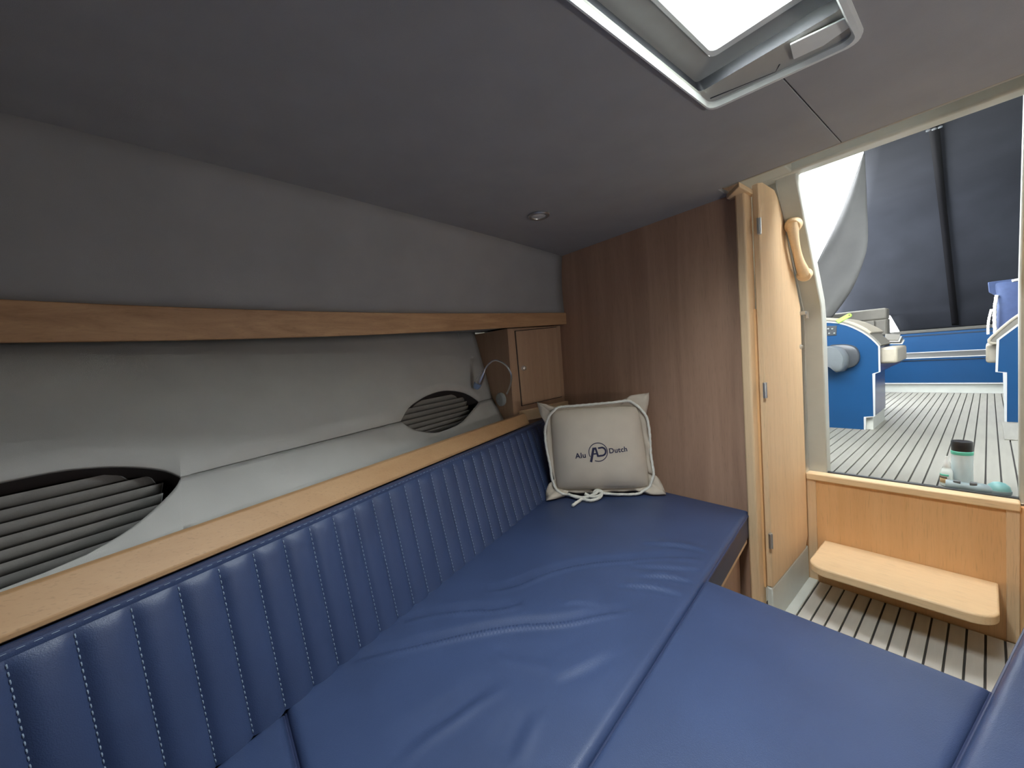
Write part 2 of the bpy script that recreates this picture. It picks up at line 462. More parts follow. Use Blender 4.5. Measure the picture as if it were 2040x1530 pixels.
g = G(); g.loft([rect(.806, .3525, .138, 1.4445, fx=0.320, r=.01), rect(.802, .357, .136, 1.463, fx=0.315, r=.008)], True, False)
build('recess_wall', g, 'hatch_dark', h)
g = G(); g.loft([rect(.802, .357, .136, 1.463, fx=0.315, r=.008), rect(.777, .318, .165, 1.4745, fx=0.330, r=.010)], True, False)
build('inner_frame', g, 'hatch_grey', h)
g = G(); g.loft([rect(.778, .319, .164, 1.4755, fx=0.330, r=.012), rect(.775, .316, .167, 1.4715, fx=0.334, r=.012), rect(.761, .310, .173, 1.4715, fx=0.340, r=.012), rect(.759, .308, .175, 1.4735, fx=0.340, r=.012)], True, False)
build('frame_lip', g, 'hatch_white', h)
g = G(); g.loft([rect(.759, .308, .175, 1.4735, fx=0.340, r=.012), rect(.786, .321, .168, 1.512, fx=0.335, r=.008)], True, False)
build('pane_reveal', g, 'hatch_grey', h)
g = G(); g.box((.325, .155, 1.512), (.80, .335, 1.520)); build('pane', g, 'clear_pane', h)
g = G(); g.loft([rect(.81, .362, .130, 1.464, fx=0.305, r=.008), rect(.81, .362, .130, 1.535, fx=0.305, r=.008)], True, False); build('outer_frame', g, 'grp', h)
g = G()
ca = at_z(1545, 142, 1.441); cb = at_z(1415, 196, 1.441); cc = at_z(1700, 40, 1.441); cd = at_z(1570, 100, 1.441)
g.tube([cb, ca, ca+(cd-ca)*.35], .0012, 6); build('pull_cord', g, 'hatch_dark', h)
g = G(); q = [at_z(*p, 1.4405) for p in ((1574, 86), (1690, 30), (1697, 48), (1640, 88), (1580, 116))]; g.prism(q, (0, 0, -.003)); build('blind_pull', g, 'hatch_white', h, bevel=.001)

# ------------------------------------------------------------------ beech shelf along each hull side
for s, lb in ((1, 'long curved wooden shelf front along the port hull above the portholes'), (-1, 'long curved wooden shelf front along the starboard hull')):
    sh = thing('hull_shelf', lb, 'shelf', side_map((.3, 1.3, 1.05), s))
    g = G(); rings = []
    for x in np.linspace(X_BOW, XB-.001, 48):
        y, zt, zb = Ff(x)
        rings.append(side_map([(x, y, zb), (x, y-.001, zt), (x, y+.018, zt), (x, y+.018, zb)], s))
    g.loft(rings); build('fascia', g, 'shelf_wood', sh, bevel=.002)
    g = G(); rings = []
    for x in np.linspace(X_BOW, XB-.001, 40):
        y, zt, zb = Ff(x); T = Tf(x)
        zz = max(T[2], zb+.008)
        rings.append(side_map([(x, y+.017, zb+.006), (x, T[1]+.02, zz), (x, T[1]+.02, zz+.012), (x, y+.017, zb+.018)], s))
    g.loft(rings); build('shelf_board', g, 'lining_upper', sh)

# ------------------------------------------------------------------ beech rail above the backrest
for s, lb in ((1, 'pale beech rail running along the top of the port backrest'), (-1, 'pale beech rail above the starboard backrest')):
    g = G(); rings = []
    for x in np.linspace(X_BOW, 1.085, 24):
        rings.append(side_map([(x, .784+.435*x, .674), (x, .783+.435*x, .682), (x, .812+.430*x, .7195), (x, min(.822+.432*x, Rf(x)[1]-.008), .7215), (x, min(.845+.436*x, Rf(x)[1]-.006), .710), (x, min(.83+.435*x, Rf(x)[1]-.006), .674)], s))
    g.loft(rings); tag(build('backrest_rail', g, 'rail_beech', bevel=.0015), lb, 'rail')

# ------------------------------------------------------------------ small locker beside the bulkhead
lk = thing('locker', 'small beech locker under the shelf end against the bulkhead', 'cabinet', (1.22, 1.32, .60))
LX0 = 1.056
g = G(); g.prism([(LX0, 1.322, .681), (XB-.001, 1.322, .681), (XB-.001, 1.322, 1.109), (LX0, 1.322, 1.096)], (0, .29, 0)); build('body', g, 'locker_wood', lk, bevel=.002)
g = G(); g.prism([(1.0865, 1.322, .681), (XB-.001, 1.322, .681), (XB-.001, 1.322, .737), (1.0865, 1.322, .728)], (0, -.022, 0)); build('plinth', g, 'beech_x', lk, bevel=.003)
dq = [(1.098, 1.083), (1.356, 1.1005), (1.362, .762), (1.106, .750)]
c = np.mean(dq, 0)
g = G(); g.prism([(c[0]+(x-c[0])*1.022, 1.3195, c[1]+(z-c[1])*1.016) for x, z in dq], (0, .004, 0)); build('door_gap', g, 'dark_gap', lk)
g = G(); g.prism([(x, 1.3165, z) for x, z in dq], (0, .006, 0)); dr = build('door', g, 'locker_wood', lk, bevel=.0012)
g = G(); g.lathe([(.011, 0), (.011, .003), (.007, .004), (.006, .006), (.0085, .009), (.0085, .012), (.004, .014)], (1.126, 1.3165, .917), (0, -1, 0), 20); build('knob', g, 'chrome', dr)

# ------------------------------------------------------------------ reading lamp on the locker side
lp = thing('reading_lamp', 'chrome gooseneck reading lamp on the locker side by the porthole', 'lamp', (1.05, 1.40, .78))
bc = np.array([LX0, 1.398, .782])
g = G(); g.lathe([(.030, 0), (.031, .004), (.0305, .012), (.026, .017), (.012, .019)], bc, (-1, 0, 0), 28); bs = build('wall_base', g, 'lamp_plastic', lp)
g = G(); g.lathe([(.005, 0), (.005, .004), (.003, .005)], bc+np.array([-.017, .006, -.006]), (-1, 0, 0), 14); build('switch', g, 'satin_metal', bs)
neck = [at_x(1010, 784, LX0-.010), at_x(1013, 778, LX0-.022), at_x(1018, 762, 1.02), at_x(1018, 745, 1.00), at_x(1010, 730, .99), at_x(998, 721, .98), at_x(985, 718, .97), at_x(974, 725, .955), at_x(966, 736, .945)]
g = G(); g.tube(smooth_path(neck, 40), .0038, 10); build('neck', g, 'chrome', lp)
h0 = at_x(966, 736, .945); h1 = at_x(948, 773, .925); ax = h1-h0; Lh = np.linalg.norm(ax)
g = G(); g.lathe([(.004, 0), (.008, Lh*.12), (.0125, Lh*.35), (.0160, Lh*.6), (.0168, Lh*.72)], h0, ax, 22); hd = build('lamp_head', g, 'chrome', lp)
g = G(); g.lathe([(.0168, Lh*.72), (.0160, Lh*.9), (.0125, Lh), (.004, Lh*1.01)], h0, ax, 22); build('lens', g, 'blue_lens', hd)

# ------------------------------------------------------------------ pleated blinds in the port portholes
def blind(T_, B_, xa, xb, lb):
    out = OUTV
    root = thing('pleated_blind', lb, 'blind', (Sf((xa+xb)/2)+out*.05))
    vT = max(v for _, v in T_)*1.10; vB = max(v for _, v in B_)+.03
    n = 9
    def top(x): return Sf(x)*(1-vT)+Tf(x)*vT+out*.028
    def bot(x): return Sf(x)*(1-vB)+Rf(x)*vB+out*.038
    # outline of the recess, seen along its axis; every pleat ends at its wall
    e1 = np.cross(out, [0, 0, 1.0]); e1 /= np.linalg.norm(e1); e2 = np.cross(out, e1)
    loop = np.array([Sf(a)*(1-v)+Tf(a)*v for a, v in T_] + [Sf(a)*(1-v)+Rf(a)*v for a, v in B_[::-1][1:-1]])
    c = loop.mean(0); d0 = loop@out
    def inside(P):
        poly = c+(loop-c)*(1+(recess_scale(len(T_), len(B_)-2)-1)*.46)*.995
        q = np.array([P@e1, P@e2]); A = np.c_[poly@e1, poly@e2]; B = np.roll(A, -1, 0)
        m_ = (A[:, 1] > q[1]) != (B[:, 1] > q[1])
        xi = A[:, 0]+(q[1]-A[:, 1])*(B[:, 0]-A[:, 0])/(B[:, 1]-A[:, 1]+1e-12)
        return bool((m_ & (q[0] < xi)).sum() % 2)
    def prof(x, t, off):
        return bot(x)*(1-t)+top(x)*t + out*.012*math.sin(math.pi*t) + out*off
    XS = np.linspace(xa-.03, xb, 240)
    for k in range(n):
        steps = [(k/n, .017), ((k+.36)/n, .002), ((k+.5)/n, -.001), ((k+.60)/n, .002), ((k+1)/n, .017)]
        spans = []
        for t, off in steps:
            ok = [x for x in XS if inside(prof(x, t, off))]
            spans.append((ok[0], ok[-1]) if len(ok) > 2 else None)
        good = [q for q in spans if q]
        if not good: continue
        if None in spans:                     # a pleat cut by the rim keeps only its part inside
            st = [(a, b) for a, b in zip(steps, spans) if b]
            if len(st) < 2: continue
            steps = [a for a, _ in st]; spans = [b for _, b in st]
        g = G(); rows = []
        for u in np.linspace(0, 1, 18):
            rows.append([prof(a+(b-a)*u, t, off) for (t, off), (a, b) in zip(steps, spans)])
        g.grid(rows)
        pl = build('pleat', g, 'blind_cloth', root, solid=.0008, angle=70)
        g = G(); g.tube([p-np.array([.0004, 0, 0]) for p in rows[-1]], .0009, 6); build('edge', g, 'white_edge' if xa < 0 else 'blind_cloth', pl)
    return root
blind(P1T, P1B, -.50, -.064, 'grey pleated blind in the large porthole cut-out toward the bow')
blind(P2T, P2B, .44, .895, 'grey pleated blind in the porthole beside the reading lamp')

# ------------------------------------------------------------------ ceiling downlight
dl = thing('ceiling_downlight', 'small round recessed downlight with satin ring in the headliner', 'ceiling light', (.932, .952, ZC-.006))
g = G(); g.lathe([(.030, .006), (.036, .006), (.0365, .002), (.033, -.001), (.025, .000), (.023, .006)], (.932, .952, ZC-.006), (0, 0, 1), 32); build('ring', g, 'satin_metal', dl)
g = G(); g.lathe([(.024, .007), (.024, .002), (.018, .0005), (.008, -.0005)], (.932, .952, ZC-.006), (0, 0, 1), 28); build('lens', g, 'lamp_lens', dl)

# ------------------------------------------------------------------ seat cushions
FOLDS = []
def fold_px(pts, h, w, ox=600, oy=980, sc=2.125):
    P = np.array([at_z(ox+a/sc, oy+b/sc, .396)[:2] for a, b in pts])
    P = smooth_path(np.c_[P, np.zeros(len(P))], 60)[:, :2]
    FOLDS.append((P, h, w))
fold_px([(780, 415), (900, 395), (1010, 350), (1130, 315), (1250, 295), (1370, 285), (1560, 270), (1700, 275)], -0.0085, .010)
fold_px([(430, 540), (560, 510), (700, 495), (830, 490), (940, 465)], -0.0073, .009)
fold_px([(230, 700), (400, 660), (560, 625), (720, 590), (900, 560), (1100, 545), (1250, 515), (1400, 490)], -0.0101, .009)
fold_px([(400, 1110), (520, 1010), (640, 930), (740, 860), (840, 800)], -0.0036, .013)
fold_px([(1440, 215), (1600, 222), (1720, 245)], 0.0049, .009)
fold_px([(1400, 310), (1560, 315), (1690, 322)], 0.0041, .009)
fold_px([(1420, 350), (1560, 355), (1660, 375)], 0.0046, .009)
fold_px([(1340, 392), (1480, 398), (1620, 430)], 0.0041, .009)
fold_px([(870, 1120), (920, 1010), (965, 920)], -0.0022, .014)
fold_px([(1100, 480), (1160, 465), (1260, 470)], 0.0027, .008)
fold_px([(830, 650), (930, 690), (1060, 720)], -0.0025, .015)
fold_px([(1060, 780), (1180, 730), (1300, 660)], 0.0024, .016)
def fold_height(X, Y):
    Z = np.zeros_like(X)
    for P, h, w in FOLDS:
        best = np.full(X.shape, 9.0); sgn = np.zeros_like(X); tt = np.zeros_like(X)
        for i in range(len(P)-1):
            a, b = P[i], P[i+1]; d = b-a; L2 = d@d+1e-12
            t = np.clip(((X-a[0])*d[0]+(Y-a[1])*d[1])/L2, 0, 1)
            ex = X-(a[0]+t*d[0]); ey = Y-(a[1]+t*d[1]); dist = np.hypot(ex, ey)
            m_ = dist < best
            best = np.where(m_, dist, best)
            sgn = np.where(m_, np.sign(d[0]*ey-d[1]*ex), sgn)
            tt = np.where(m_, (i+t)/(len(P)-1), tt)
        fade = np.sin(np.pi*np.clip(tt, 0.0, 1.0))**.6
        q = best*sgn/w
        Z += fade*h*(np.exp(-q*q*1.2) + 0.55*np.exp(-((q-1.6)/1.1)**2) - 0.9*np.exp(-((q+1.1)/.8)**2))
    return Z
def edge_params(n, L, r):
    e = r*(1-np.cos(np.linspace(0, math.pi/2, 7)))/1.0
    inner = np.linspace(e[-1], L-e[-1], n)
    return np.r_[e[:-1], inner, (L-e[::-1])[1:]]
def cushion(name, label, x0, x1, ylo, yhi, ztop, thick, s=1, r=.014, crown=.004, wrinkles=False, res=.012, group=None):
    root = thing(name, label, 'cushion', side_map(((x0+x1)/2, (ylo((x0+x1)/2)+yhi((x0+x1)/2))/2, ztop-thick), s), group)
    L = x1-x0; W = np.mean([yhi(x)-ylo(x) for x in (x0, x1)])
    U = edge_params(int(L/res), L, r)/L; V = edge_params(int(W/res), W, r)/W
    Ug, Vg = np.meshgrid(U, V, indexing='ij')
    X = x0+Ug*L
    lo = np.array([ylo(x) for x in X[:, 0]])[:, None]; hi = np.array([yhi(x) for x in X[:, 0]])[:, None]
    Y = lo+Vg*(hi-lo)
    def drop(d): 
        d = np.clip(d, 0, r); return r-np.sqrt(np.maximum(r*r-(r-d)**2, 0))
    du = np.minimum(Ug, 1-Ug)*L; dv = np.minimum(Vg, 1-Vg)*(hi-lo)
    Z = ztop + crown*(np.sin(math.pi*Ug)**.5*np.sin(math.pi*Vg)**.5 - 1) - np.maximum(drop(du), drop(dv))
    if wrinkles: Z = Z + fold_height(X, Y)*np.clip(np.minimum(du, dv)/.02, 0, 1)
    g = G(); g.grid(side_map(np.stack([X, Y, Z], -1), s)); top = build('top_cover', g, 'navy_leather', root, angle=80)
    # boxed sides
    loop = [(X[i, 0], Y[i, 0]) for i in range(len(U))] + [(X[-1, j], Y[-1, j]) for j in range(1, len(V))] + [(X[i, -1], Y[i, -1]) for i in range(len(U)-2, -1, -1)] + [(X[0, j], Y[0, j]) for j in range(len(V)-2, 0, -1)]
    loop = np.array(loop)
    c_ = loop.mean(0); inn = c_+(loop-c_)*.99
    g = G()
    zt = ztop-crown-r+.0005
    g.loft([side_map([(x, y, zt) for x, y in loop], s), side_map([(x, y, zt-.01) for x, y in loop], s), side_map([(x, y, ztop-thick+.012) for x, y in loop], s), side_map([(x, y, ztop-thick) for x, y in inn], s)])
    build('side_panel', g, 'navy_side', root, angle=50)
    g = G(); g.tube(side_map([(x, y, zt) for x, y in loop], s), .0032, 8, closed=True); build('piping', g, 'navy_piping', root)
    return root
ZS = .396
cushion('seat_cushion', 'wrinkled navy leather seat cushion carrying the grey pillow', .058, 1.386, yfront, lambda x: yback(x)+.005, ZS, .095, wrinkles=True, res=.0065)
cushion('seat_cushion', 'navy leather seat cushion toward the bow, beyond the cross seam of the wrinkled one', -.42, .053, lambda x: yfront(x)+.0, lambda x: max(yback(x)-.002, yfront(x)+.05), ZS, .095)
cushion('infill_cushion', 'smooth navy leather infill cushion between the two settees', -.40, .898, lambda x: 2*YC-yfront(x)+.003, lambda x: yfront(x)-.003, ZS-.001, .09, crown=.003, r=.010)
cushion('seat_cushion', 'navy leather seat cushion of the starboard settee beside the infill cushion', .0, 1.386, lambda x: yfront(x)+.056*min(1.0, max(0.0, (x-1.335)/.028)), lambda x: yback(x)-.002, ZS+.004, .099, s=-1)
# plywood edge and base under the settees
for s, lb in ((1, 'wooden settee base under the port seat cushions'), (-1, 'wooden settee base under the starboard seat cushion')):
    sb = thing('settee_base', lb, 'bench', side_map((.6, .7, 0), s))
    g = G(); X = np.linspace(-.42, 1.362, 20)
    g.loft([side_map([(x, yfront(x)+.004, .287), (x, yfront(x)+.004, .301), (x, yback(x)+.03, .301), (x, yback(x)+.03, .287)], s) for x in X]); build('seat_board', g, 'beech_x', sb, bevel=.001)
    g = G(); g.loft([side_map([(x, yfront(x)+.03, .0), (x, yfront(x)+.03, .287), (x, yfront(x)+.05, .287), (x, yfront(x)+.05, .0)], s) for x in X]); build('front_panel', g, 'veneer', sb)
g = G(); X = np.linspace(-.40, .885, 6)
g.loft([[(x, 2*YC-yfront(x)-.029, .268), (x, 2*YC-yfront(x)-.029, .2868), (x, yfront(x)+.029, .2868), (x, yfront(x)+.029, .268)] for x in X])
g2 = G(); g2.loft([[(x, 2*YC-yfront(x)+.001, .2865), (x, 2*YC-yfront(x)+.001, .3052), (x, yfront(x)-.001, .3052), (x, yfront(x)-.001, .2865)] for x in np.linspace(-.40, .87, 6)])
ib = thing('infill_board', 'plywood board carrying the infill cushion', 'board', (.2, YC, .275))
build('bearer_board', g, 'beech_x', ib); build('packing_board', g2, 'beech_x', ib)

# ------------------------------------------------------------------ channel-stitched backrests
def back_point(x, w, d=0.0, s=1):
    y = (1-w)*yback(x)+w*ytop(x); z = ZS-.006+w*.284
    n = np.array([.375, -.915, .12]); 
    return side_map(np.array([x-.020*(w-.5), y, z])+n*d, s)
def backrest(s, label, x_end, first):
    root = thing('backrest_cushion', label, 'backrest', side_map((.3, .86, .39), s))
    g = G(); rings = []
    for x in np.linspace(-.80, x_end, 30):
        rings.append([back_point(x, 0, -.002, s), back_point(x, .5, -.003, s), back_point(x, .955, -.001, s), back_point(x, .972, .002, s), back_point(x, .99, .001, s), back_point(x, 1.0, -.006, s), back_point(x, .995, -.026, s), back_point(x, 0, -.026, s)])
    g.loft(rings); build('back_pad', g, 'navy_leather', root, angle=50)
    pitch = .0470; seams = []
    x = first
    while x > -.78: x -= pitch
    x += pitch
    while x < x_end-.01:
        seams.append(x); x += pitch
    edges = [-.80]+seams+[x_end]
    for a, b in zip(edges[:-1], edges[1:]):
        g = G(); rows = []
        for u in np.linspace(0, 1, 11):
            row = []
            for w in np.r_[np.linspace(.0, .88, 7), .92, .945, .958]:
                bulge = .0085*(1-abs(2*u-1)**2.6)
                if w > .88: bulge *= max(0, 1-((w-.88)/.078)**2)
                row.append(back_point(a+(b-a)*u, w, bulge, s))
            rows.append(row)
        g.grid(rows); build('channel', g, 'navy_leather', root, angle=80)
    for x in seams:
        g = G(); L = .275; n = 30
        for k in range(n):
            w0 = .02+.935*k/n; w1 = w0+.935/n*.55
            g.tube([back_point(x+.0006, w0, .0004, s), back_point(x+.0006, (w0+w1)/2, .0014, s), back_point(x+.0006, w1, .0004, s)], .0007, 5)
        build('seam_stitching', g, 'stitch', root)
    g = G()
    X = np.arange(-.6, x_end-.01, .012)
    for x in X:
        g.tube([back_point(x, .982, .0022, s), back_point(x+.0060, .982, .0022, s)], .0004, 4)
    build('edge_stitching', g, 'stitch', root)
    return root
backrest(1, 'long navy leather backrest with vertical stitched channels on the port side', 1.285, .0)
backrest(-1, 'navy leather backrest with stitched channels on the starboard side', 1.285, .0)
g = G(); rings = []
for x in np.linspace(-.60, 1.05, 12): rings.append([(x, .793+.437*x, .60), (x, .793+.437*x, .6735), (x, .86+.44*x, .6735), (x, .86+.44*x, .60)])
g.loft(rings); tag(build('rail_backing', g, 'dark_gap'), 'dark strip in the gap between the port backrest and its beech rail', 'gap strip')

# ------------------------------------------------------------------ throw pillow
A = at_z(1095, 990, ZS); B = at_z(1318, 981, ZS)
pd = (B-A)/np.linalg.norm(B-A); pm = np.array([-pd[1], pd[0], 0.0]); 
if pm@(A-CAM) < 0: pm = -pm
lean = math.radians(7); pu = pm*math.sin(lean)+np.array([0, 0, 1])*math.cos(lean)
pn = np.cross(pd, pu); 
if pn@(CAM-A) < 0: pn = -pn           # towards the viewer
A = A+pn*.012
def on_pillow(px, py, h=0.0):
    r = ray(px, py); t = pn@(A-CAM)/(pn@r)
    return CAM+t*r+pn*h
ps = 5.884
def pz(a, b, h=0.0): return on_pillow(1030+a/ps, 760+b/ps, h)
pil = thing('throw_pillow', 'taupe canvas pillow with white rope edging and navy lettering leaning on the bulkhead', 'pillow', (A+B)/2*np.array([1, 1, 0])+np.array([0, 0, ZS]))
bTL, bTR, bBR, bBL = pz(385, 335), pz(1420, 275), pz(1565, 1245), pz(455, 1270)
def body(a, b):
    s_, t_ = (a+1)/2, (b+1)/2
    P = (bBL*(1-s_)+bBR*s_)*(1-t_)+(bTL*(1-s_)+bTR*s_)*t_
    # rounded corners pulled in
    c0 = (bBL+bBR+bTL+bTR)/4
    k = 1-.045*(abs(a)**4)*(abs(b)**4)
    return c0+(P-c0)*k
def puff(a, b):
    return .062*(max(0, 1-abs(a)**3.2)*max(0, 1-abs(b)**3.2))**.55
def crease(a, b):
    return .0022*math.sin(9*a+3*b)*max(0, abs(b)-.35)+.0018*math.sin(7*b-4*a)*max(0, abs(a)-.4)
tt = np.sin(np.linspace(-math.pi/2, math.pi/2, 41))
g = G(); g.grid([[body(a, b)+pn*(puff(a, b)+crease(a, b)) for b in tt] for a in tt]); g.grid([[body(a, b)-pn*(puff(a, b)*.8) for b in tt] for a in tt])
build('pillow_cover', g, 'linen', pil, angle=120)
# flange: ruffled border between the body seam and the outer edge
OUT = [(235, 245), (330, 265), (470, 305), (650, 300), (880, 272), (1100, 255), (1290, 195), (1330, 165), (1540, 135), (1530, 300), (1515, 420), (1535, 560), (1560, 850), (1595, 1075), (1640, 1110), (1680, 1170), (1740, 1318), (1580, 1322), (1440, 1290), (1250, 1285), (1000, 1298), (780, 1310), (600, 1300), (545, 1345), (345, 1392), (340, 1290), (375, 1195), (430, 1165), (385, 960), (345, 700), (335, 560), (325, 480), (270, 380)]
N = 220
CORN = {(235, 245), (1540, 135), (1740, 1318), (345, 1392)}
OUT2 = []
for q_ in OUT+[OUT[0]]:
    i_ = OUT.index(q_)
    if q_ in CORN:
        for o_ in (OUT[i_-1], None, OUT[(i_+1) % len(OUT)]):
            OUT2.append(q_ if o_ is None else (q_[0]+(o_[0]-q_[0])*.06, q_[1]+(o_[1]-q_[1])*.06))
    else: OUT2.append(q_)
OUT2 = OUT2[1:-1]
loop = smooth_path(np.array([pz(a, b) for a, b in OUT2]), N)
g = G(); rows = []
cc = (bTL+bTR+bBL+bBR)/4
def clear_seat(P, e):
    return P if P[2] >= ZS+e else CAM+(P-CAM)*((ZS+e-CAM[2])/(P[2]-CAM[2]))
for i in range(N):
    P = loop[i]; d = P-cc; a_ = d@pd; b_ = d@pu
    # nearest point on the body rim
    hw = np.linalg.norm(bBR-bBL)/2; hh = np.linalg.norm(bTL-bBL)/2
    aa, bb = a_/hw, b_/hh; k = max(abs(aa), abs(bb)); Q = body(np.clip(aa/k, -1, 1), np.clip(bb/k, -1, 1))
    Q = cc+(Q-cc)*.985
    wv = .0045*math.sin(i*.55)+.003*math.sin(i*.23+1)
    low = P[2] < ZS+.012
    P = clear_seat(P, .005)
    if low: wv = abs(wv)*.5
    far = np.linalg.norm(P-Q)
    rows.append([Q-pn*.004, Q*(2/3)+P/3+pn*(wv*.6+.003), Q/3+P*(2/3)+pn*(wv+.006), P+pn*(wv*1.3+.004+.10*max(0, far-.03)*0)])
g.grid(rows); fl = build('flange', g, 'linen', pil, solid=.0022, angle=120)
# rope threaded round the flange
RP = [(1000, 1302), (1180, 1312), (1400, 1308), (1470, 1275), (1545, 1225), (1578, 1130), (1588, 1070), (1575, 960), (1560, 850), (1552, 700), (1538, 560), (1515, 440), (1490, 385), (1430, 310), (1350, 250), (1285, 228), (1080, 250), (880, 268), (680, 285), (490, 303), (430, 345), (380, 400), (352, 470), (330, 560), (335, 700), (360, 850), (388, 980), (405, 1110), (425, 1180), (455, 1250), (520, 1300), (600, 1315), (760, 1350), (900, 1340), (985, 1320)]
hh_ = lambda i: .013+.003*math.sin(i*1.3)
path = smooth_path(np.array([clear_seat(pz(a, b, hh_(i)), .007) for i, (a, b) in enumerate(RP)]), 330)
g = G(); g.tube(path, .0049, 12, twist=420.0); rope = build('rope', g, 'rope', pil, angle=80)
kn = [pz(600, 1310, .016), pz(700, 1345, .020), pz(820, 1335, .026), pz(900, 1295, .030), pz(945, 1268, .026), pz(985, 1300, .020), pz(960, 1345, .022), pz(860, 1375, .026), pz(760, 1360, .028), pz(720, 1385, .022), pz(650, 1440, .016)]
kn = [clear_seat(p, .009) for p in kn]
g = G(); g.tube(smooth_path(kn, 90), .0056, 12, twist=420.0)
kn2 = [pz(790, 1300, .022), pz(870, 1330, .032), pz(950, 1318, .030), pz(990, 1285, .018), pz(930, 1262, .016), pz(890, 1300, .020)]
g.tube(smooth_path(kn2, 60), .0056, 12, twist=420.0)
build('knot', g, 'rope', rope, angle=80)
# print: lettering and round monogram
def pillow_uv(P):
    d = P-cc; return d
hw = np.linalg.norm(bBR-bBL)/2; hh2 = np.linalg.norm(bTL-bBL)/2
def on_face(x, y, lift=.0012):
    # x, y in print metres from the monogram centre along the print direction
    P = PC+ex*x+ey*y
    a_, b_ = (P-cc)@pd/hw, (P-cc)@pu/hh2
    return P+pn*(puff(a_, b_)+crease(a_, b_)+lift)
# parallax of the bulge: aim the flat print coordinates through the real surface
def surf_px(a, b):
    h_ = .05
    for _ in range(8):
        P = pz(a, b, h_); q = P-pn*h_
        aa, bb = (q-cc)@pd/hw, (q-cc)@pu/hh2
        h_ = puff(aa, bb)
    return q
PC = surf_px(928, 806); e1 = surf_px(1255, 775)-surf_px(665, 840); ex = e1/np.linalg.norm(e1)
ey = np.cross(pn, ex); 
if ey@pu < 0: ey = -ey
U_ = np.linalg.norm(e1)/594.0        # metres per zoom pixel
g = G()
def strip(pts, w, closed=False):
    P = np.array(pts, float); n = len(P); L, R_ = [], []
    for i in range(n):
        t = (P[(i+1) % n]-P[i-1]) if closed else P[min(i+1, n-1)]-P[max(i-1, 0)]
        t = t/np.linalg.norm(t); nn = np.array([-t[1], t[0]])*w/2
        L.append(P[i]+nn); R_.append(P[i]-nn)
    if closed: L.append(L[0]); R_.append(R_[0])
    g.grid([[on_face(*a), on_face(*b)] for a, b in zip(L, R_)])
def dens(pts, k=8):
    o_ = []
    for a, b in zip(pts[:-1], pts[1:]):
        for t in np.linspace(0, 1, k)[:-1]: o_.append(np.array(a)*(1-t)+np.array(b)*t)
    o_.append(np.array(pts[-1])); return o_
u = U_
strip([(104*u*math.cos(t), 104*u*math.sin(t)) for t in np.linspace(math.radians(-118), math.radians(205), 70)], 9*u)
strip(dens([(-94*u, -104*u), (-46*u, 50*u)]), 27*u)                       # long leg of the A
strip(dens([(-58*u, 44*u), (-16*u, 44*u)]), 24*u)                        # top bar of the A
strip(dens([(-26*u, 54*u), (-6*u, -52*u)]), 22*u)                        # right leg of the A
strip(dens([(-70*u, -16*u), (-16*u, -16*u)]), 16*u)                      # crossbar
dpts = [(4*u, 44*u), (36*u, 46*u)]+[(40*u+46*u*math.sin(t), 2*u+46*u*math.cos(t)) for t in np.linspace(.2, math.pi-.2, 14)]+[(36*u, -44*u), (-6*u, -44*u)]
strip(dens(dpts, 4), 20*u)                                               # bowl of the D
build('monogram', g, 'print', pil, smooth=False)
def lettering(txt, x, y, size, ang):
    cu = bpy.data.curves.new('lettering', 'FONT'); cu.body = txt; cu.size = size; cu.resolution_u = 4; cu.offset = size*.022; cu.space_character = 1.06
    ob = bpy.data.objects.new('lettering', cu); col.objects.link(ob)
    bpy.context.view_layer.update()
    me = bpy.data.meshes.new_from_object(ob.evaluated_get(bpy.context.evaluated_depsgraph_get()))
    bpy.data.objects.remove(ob)
    bm = bmesh.new(); bm.from_mesh(me); bmesh.ops.triangulate(bm, faces=bm.faces)
    bmesh.ops.subdivide_edges(bm, edges=[e for e in bm.edges if e.calc_length() > size*.25], cuts=2)
    w = max(v.co.x for v in bm.verts)
    g_ = G()
    bm.verts.index_update()
    ca, sa = math.cos(ang), math.sin(ang)
    g_.add([on_face(x+v.co.x*ca-v.co.y*sa, y+v.co.x*sa+v.co.y*ca) for v in bm.verts], [tuple(v.index for v in f_.verts) for f_ in bm.faces])
    bm.free(); bpy.data.meshes.remove(me)
    return build('lettering', g_, 'print', pil, smooth=False)
lettering('Alu', -262*u, -46*u, 84*u, .0)
lettering('Dutch', 120*u, -28*u, 80*u, .0)

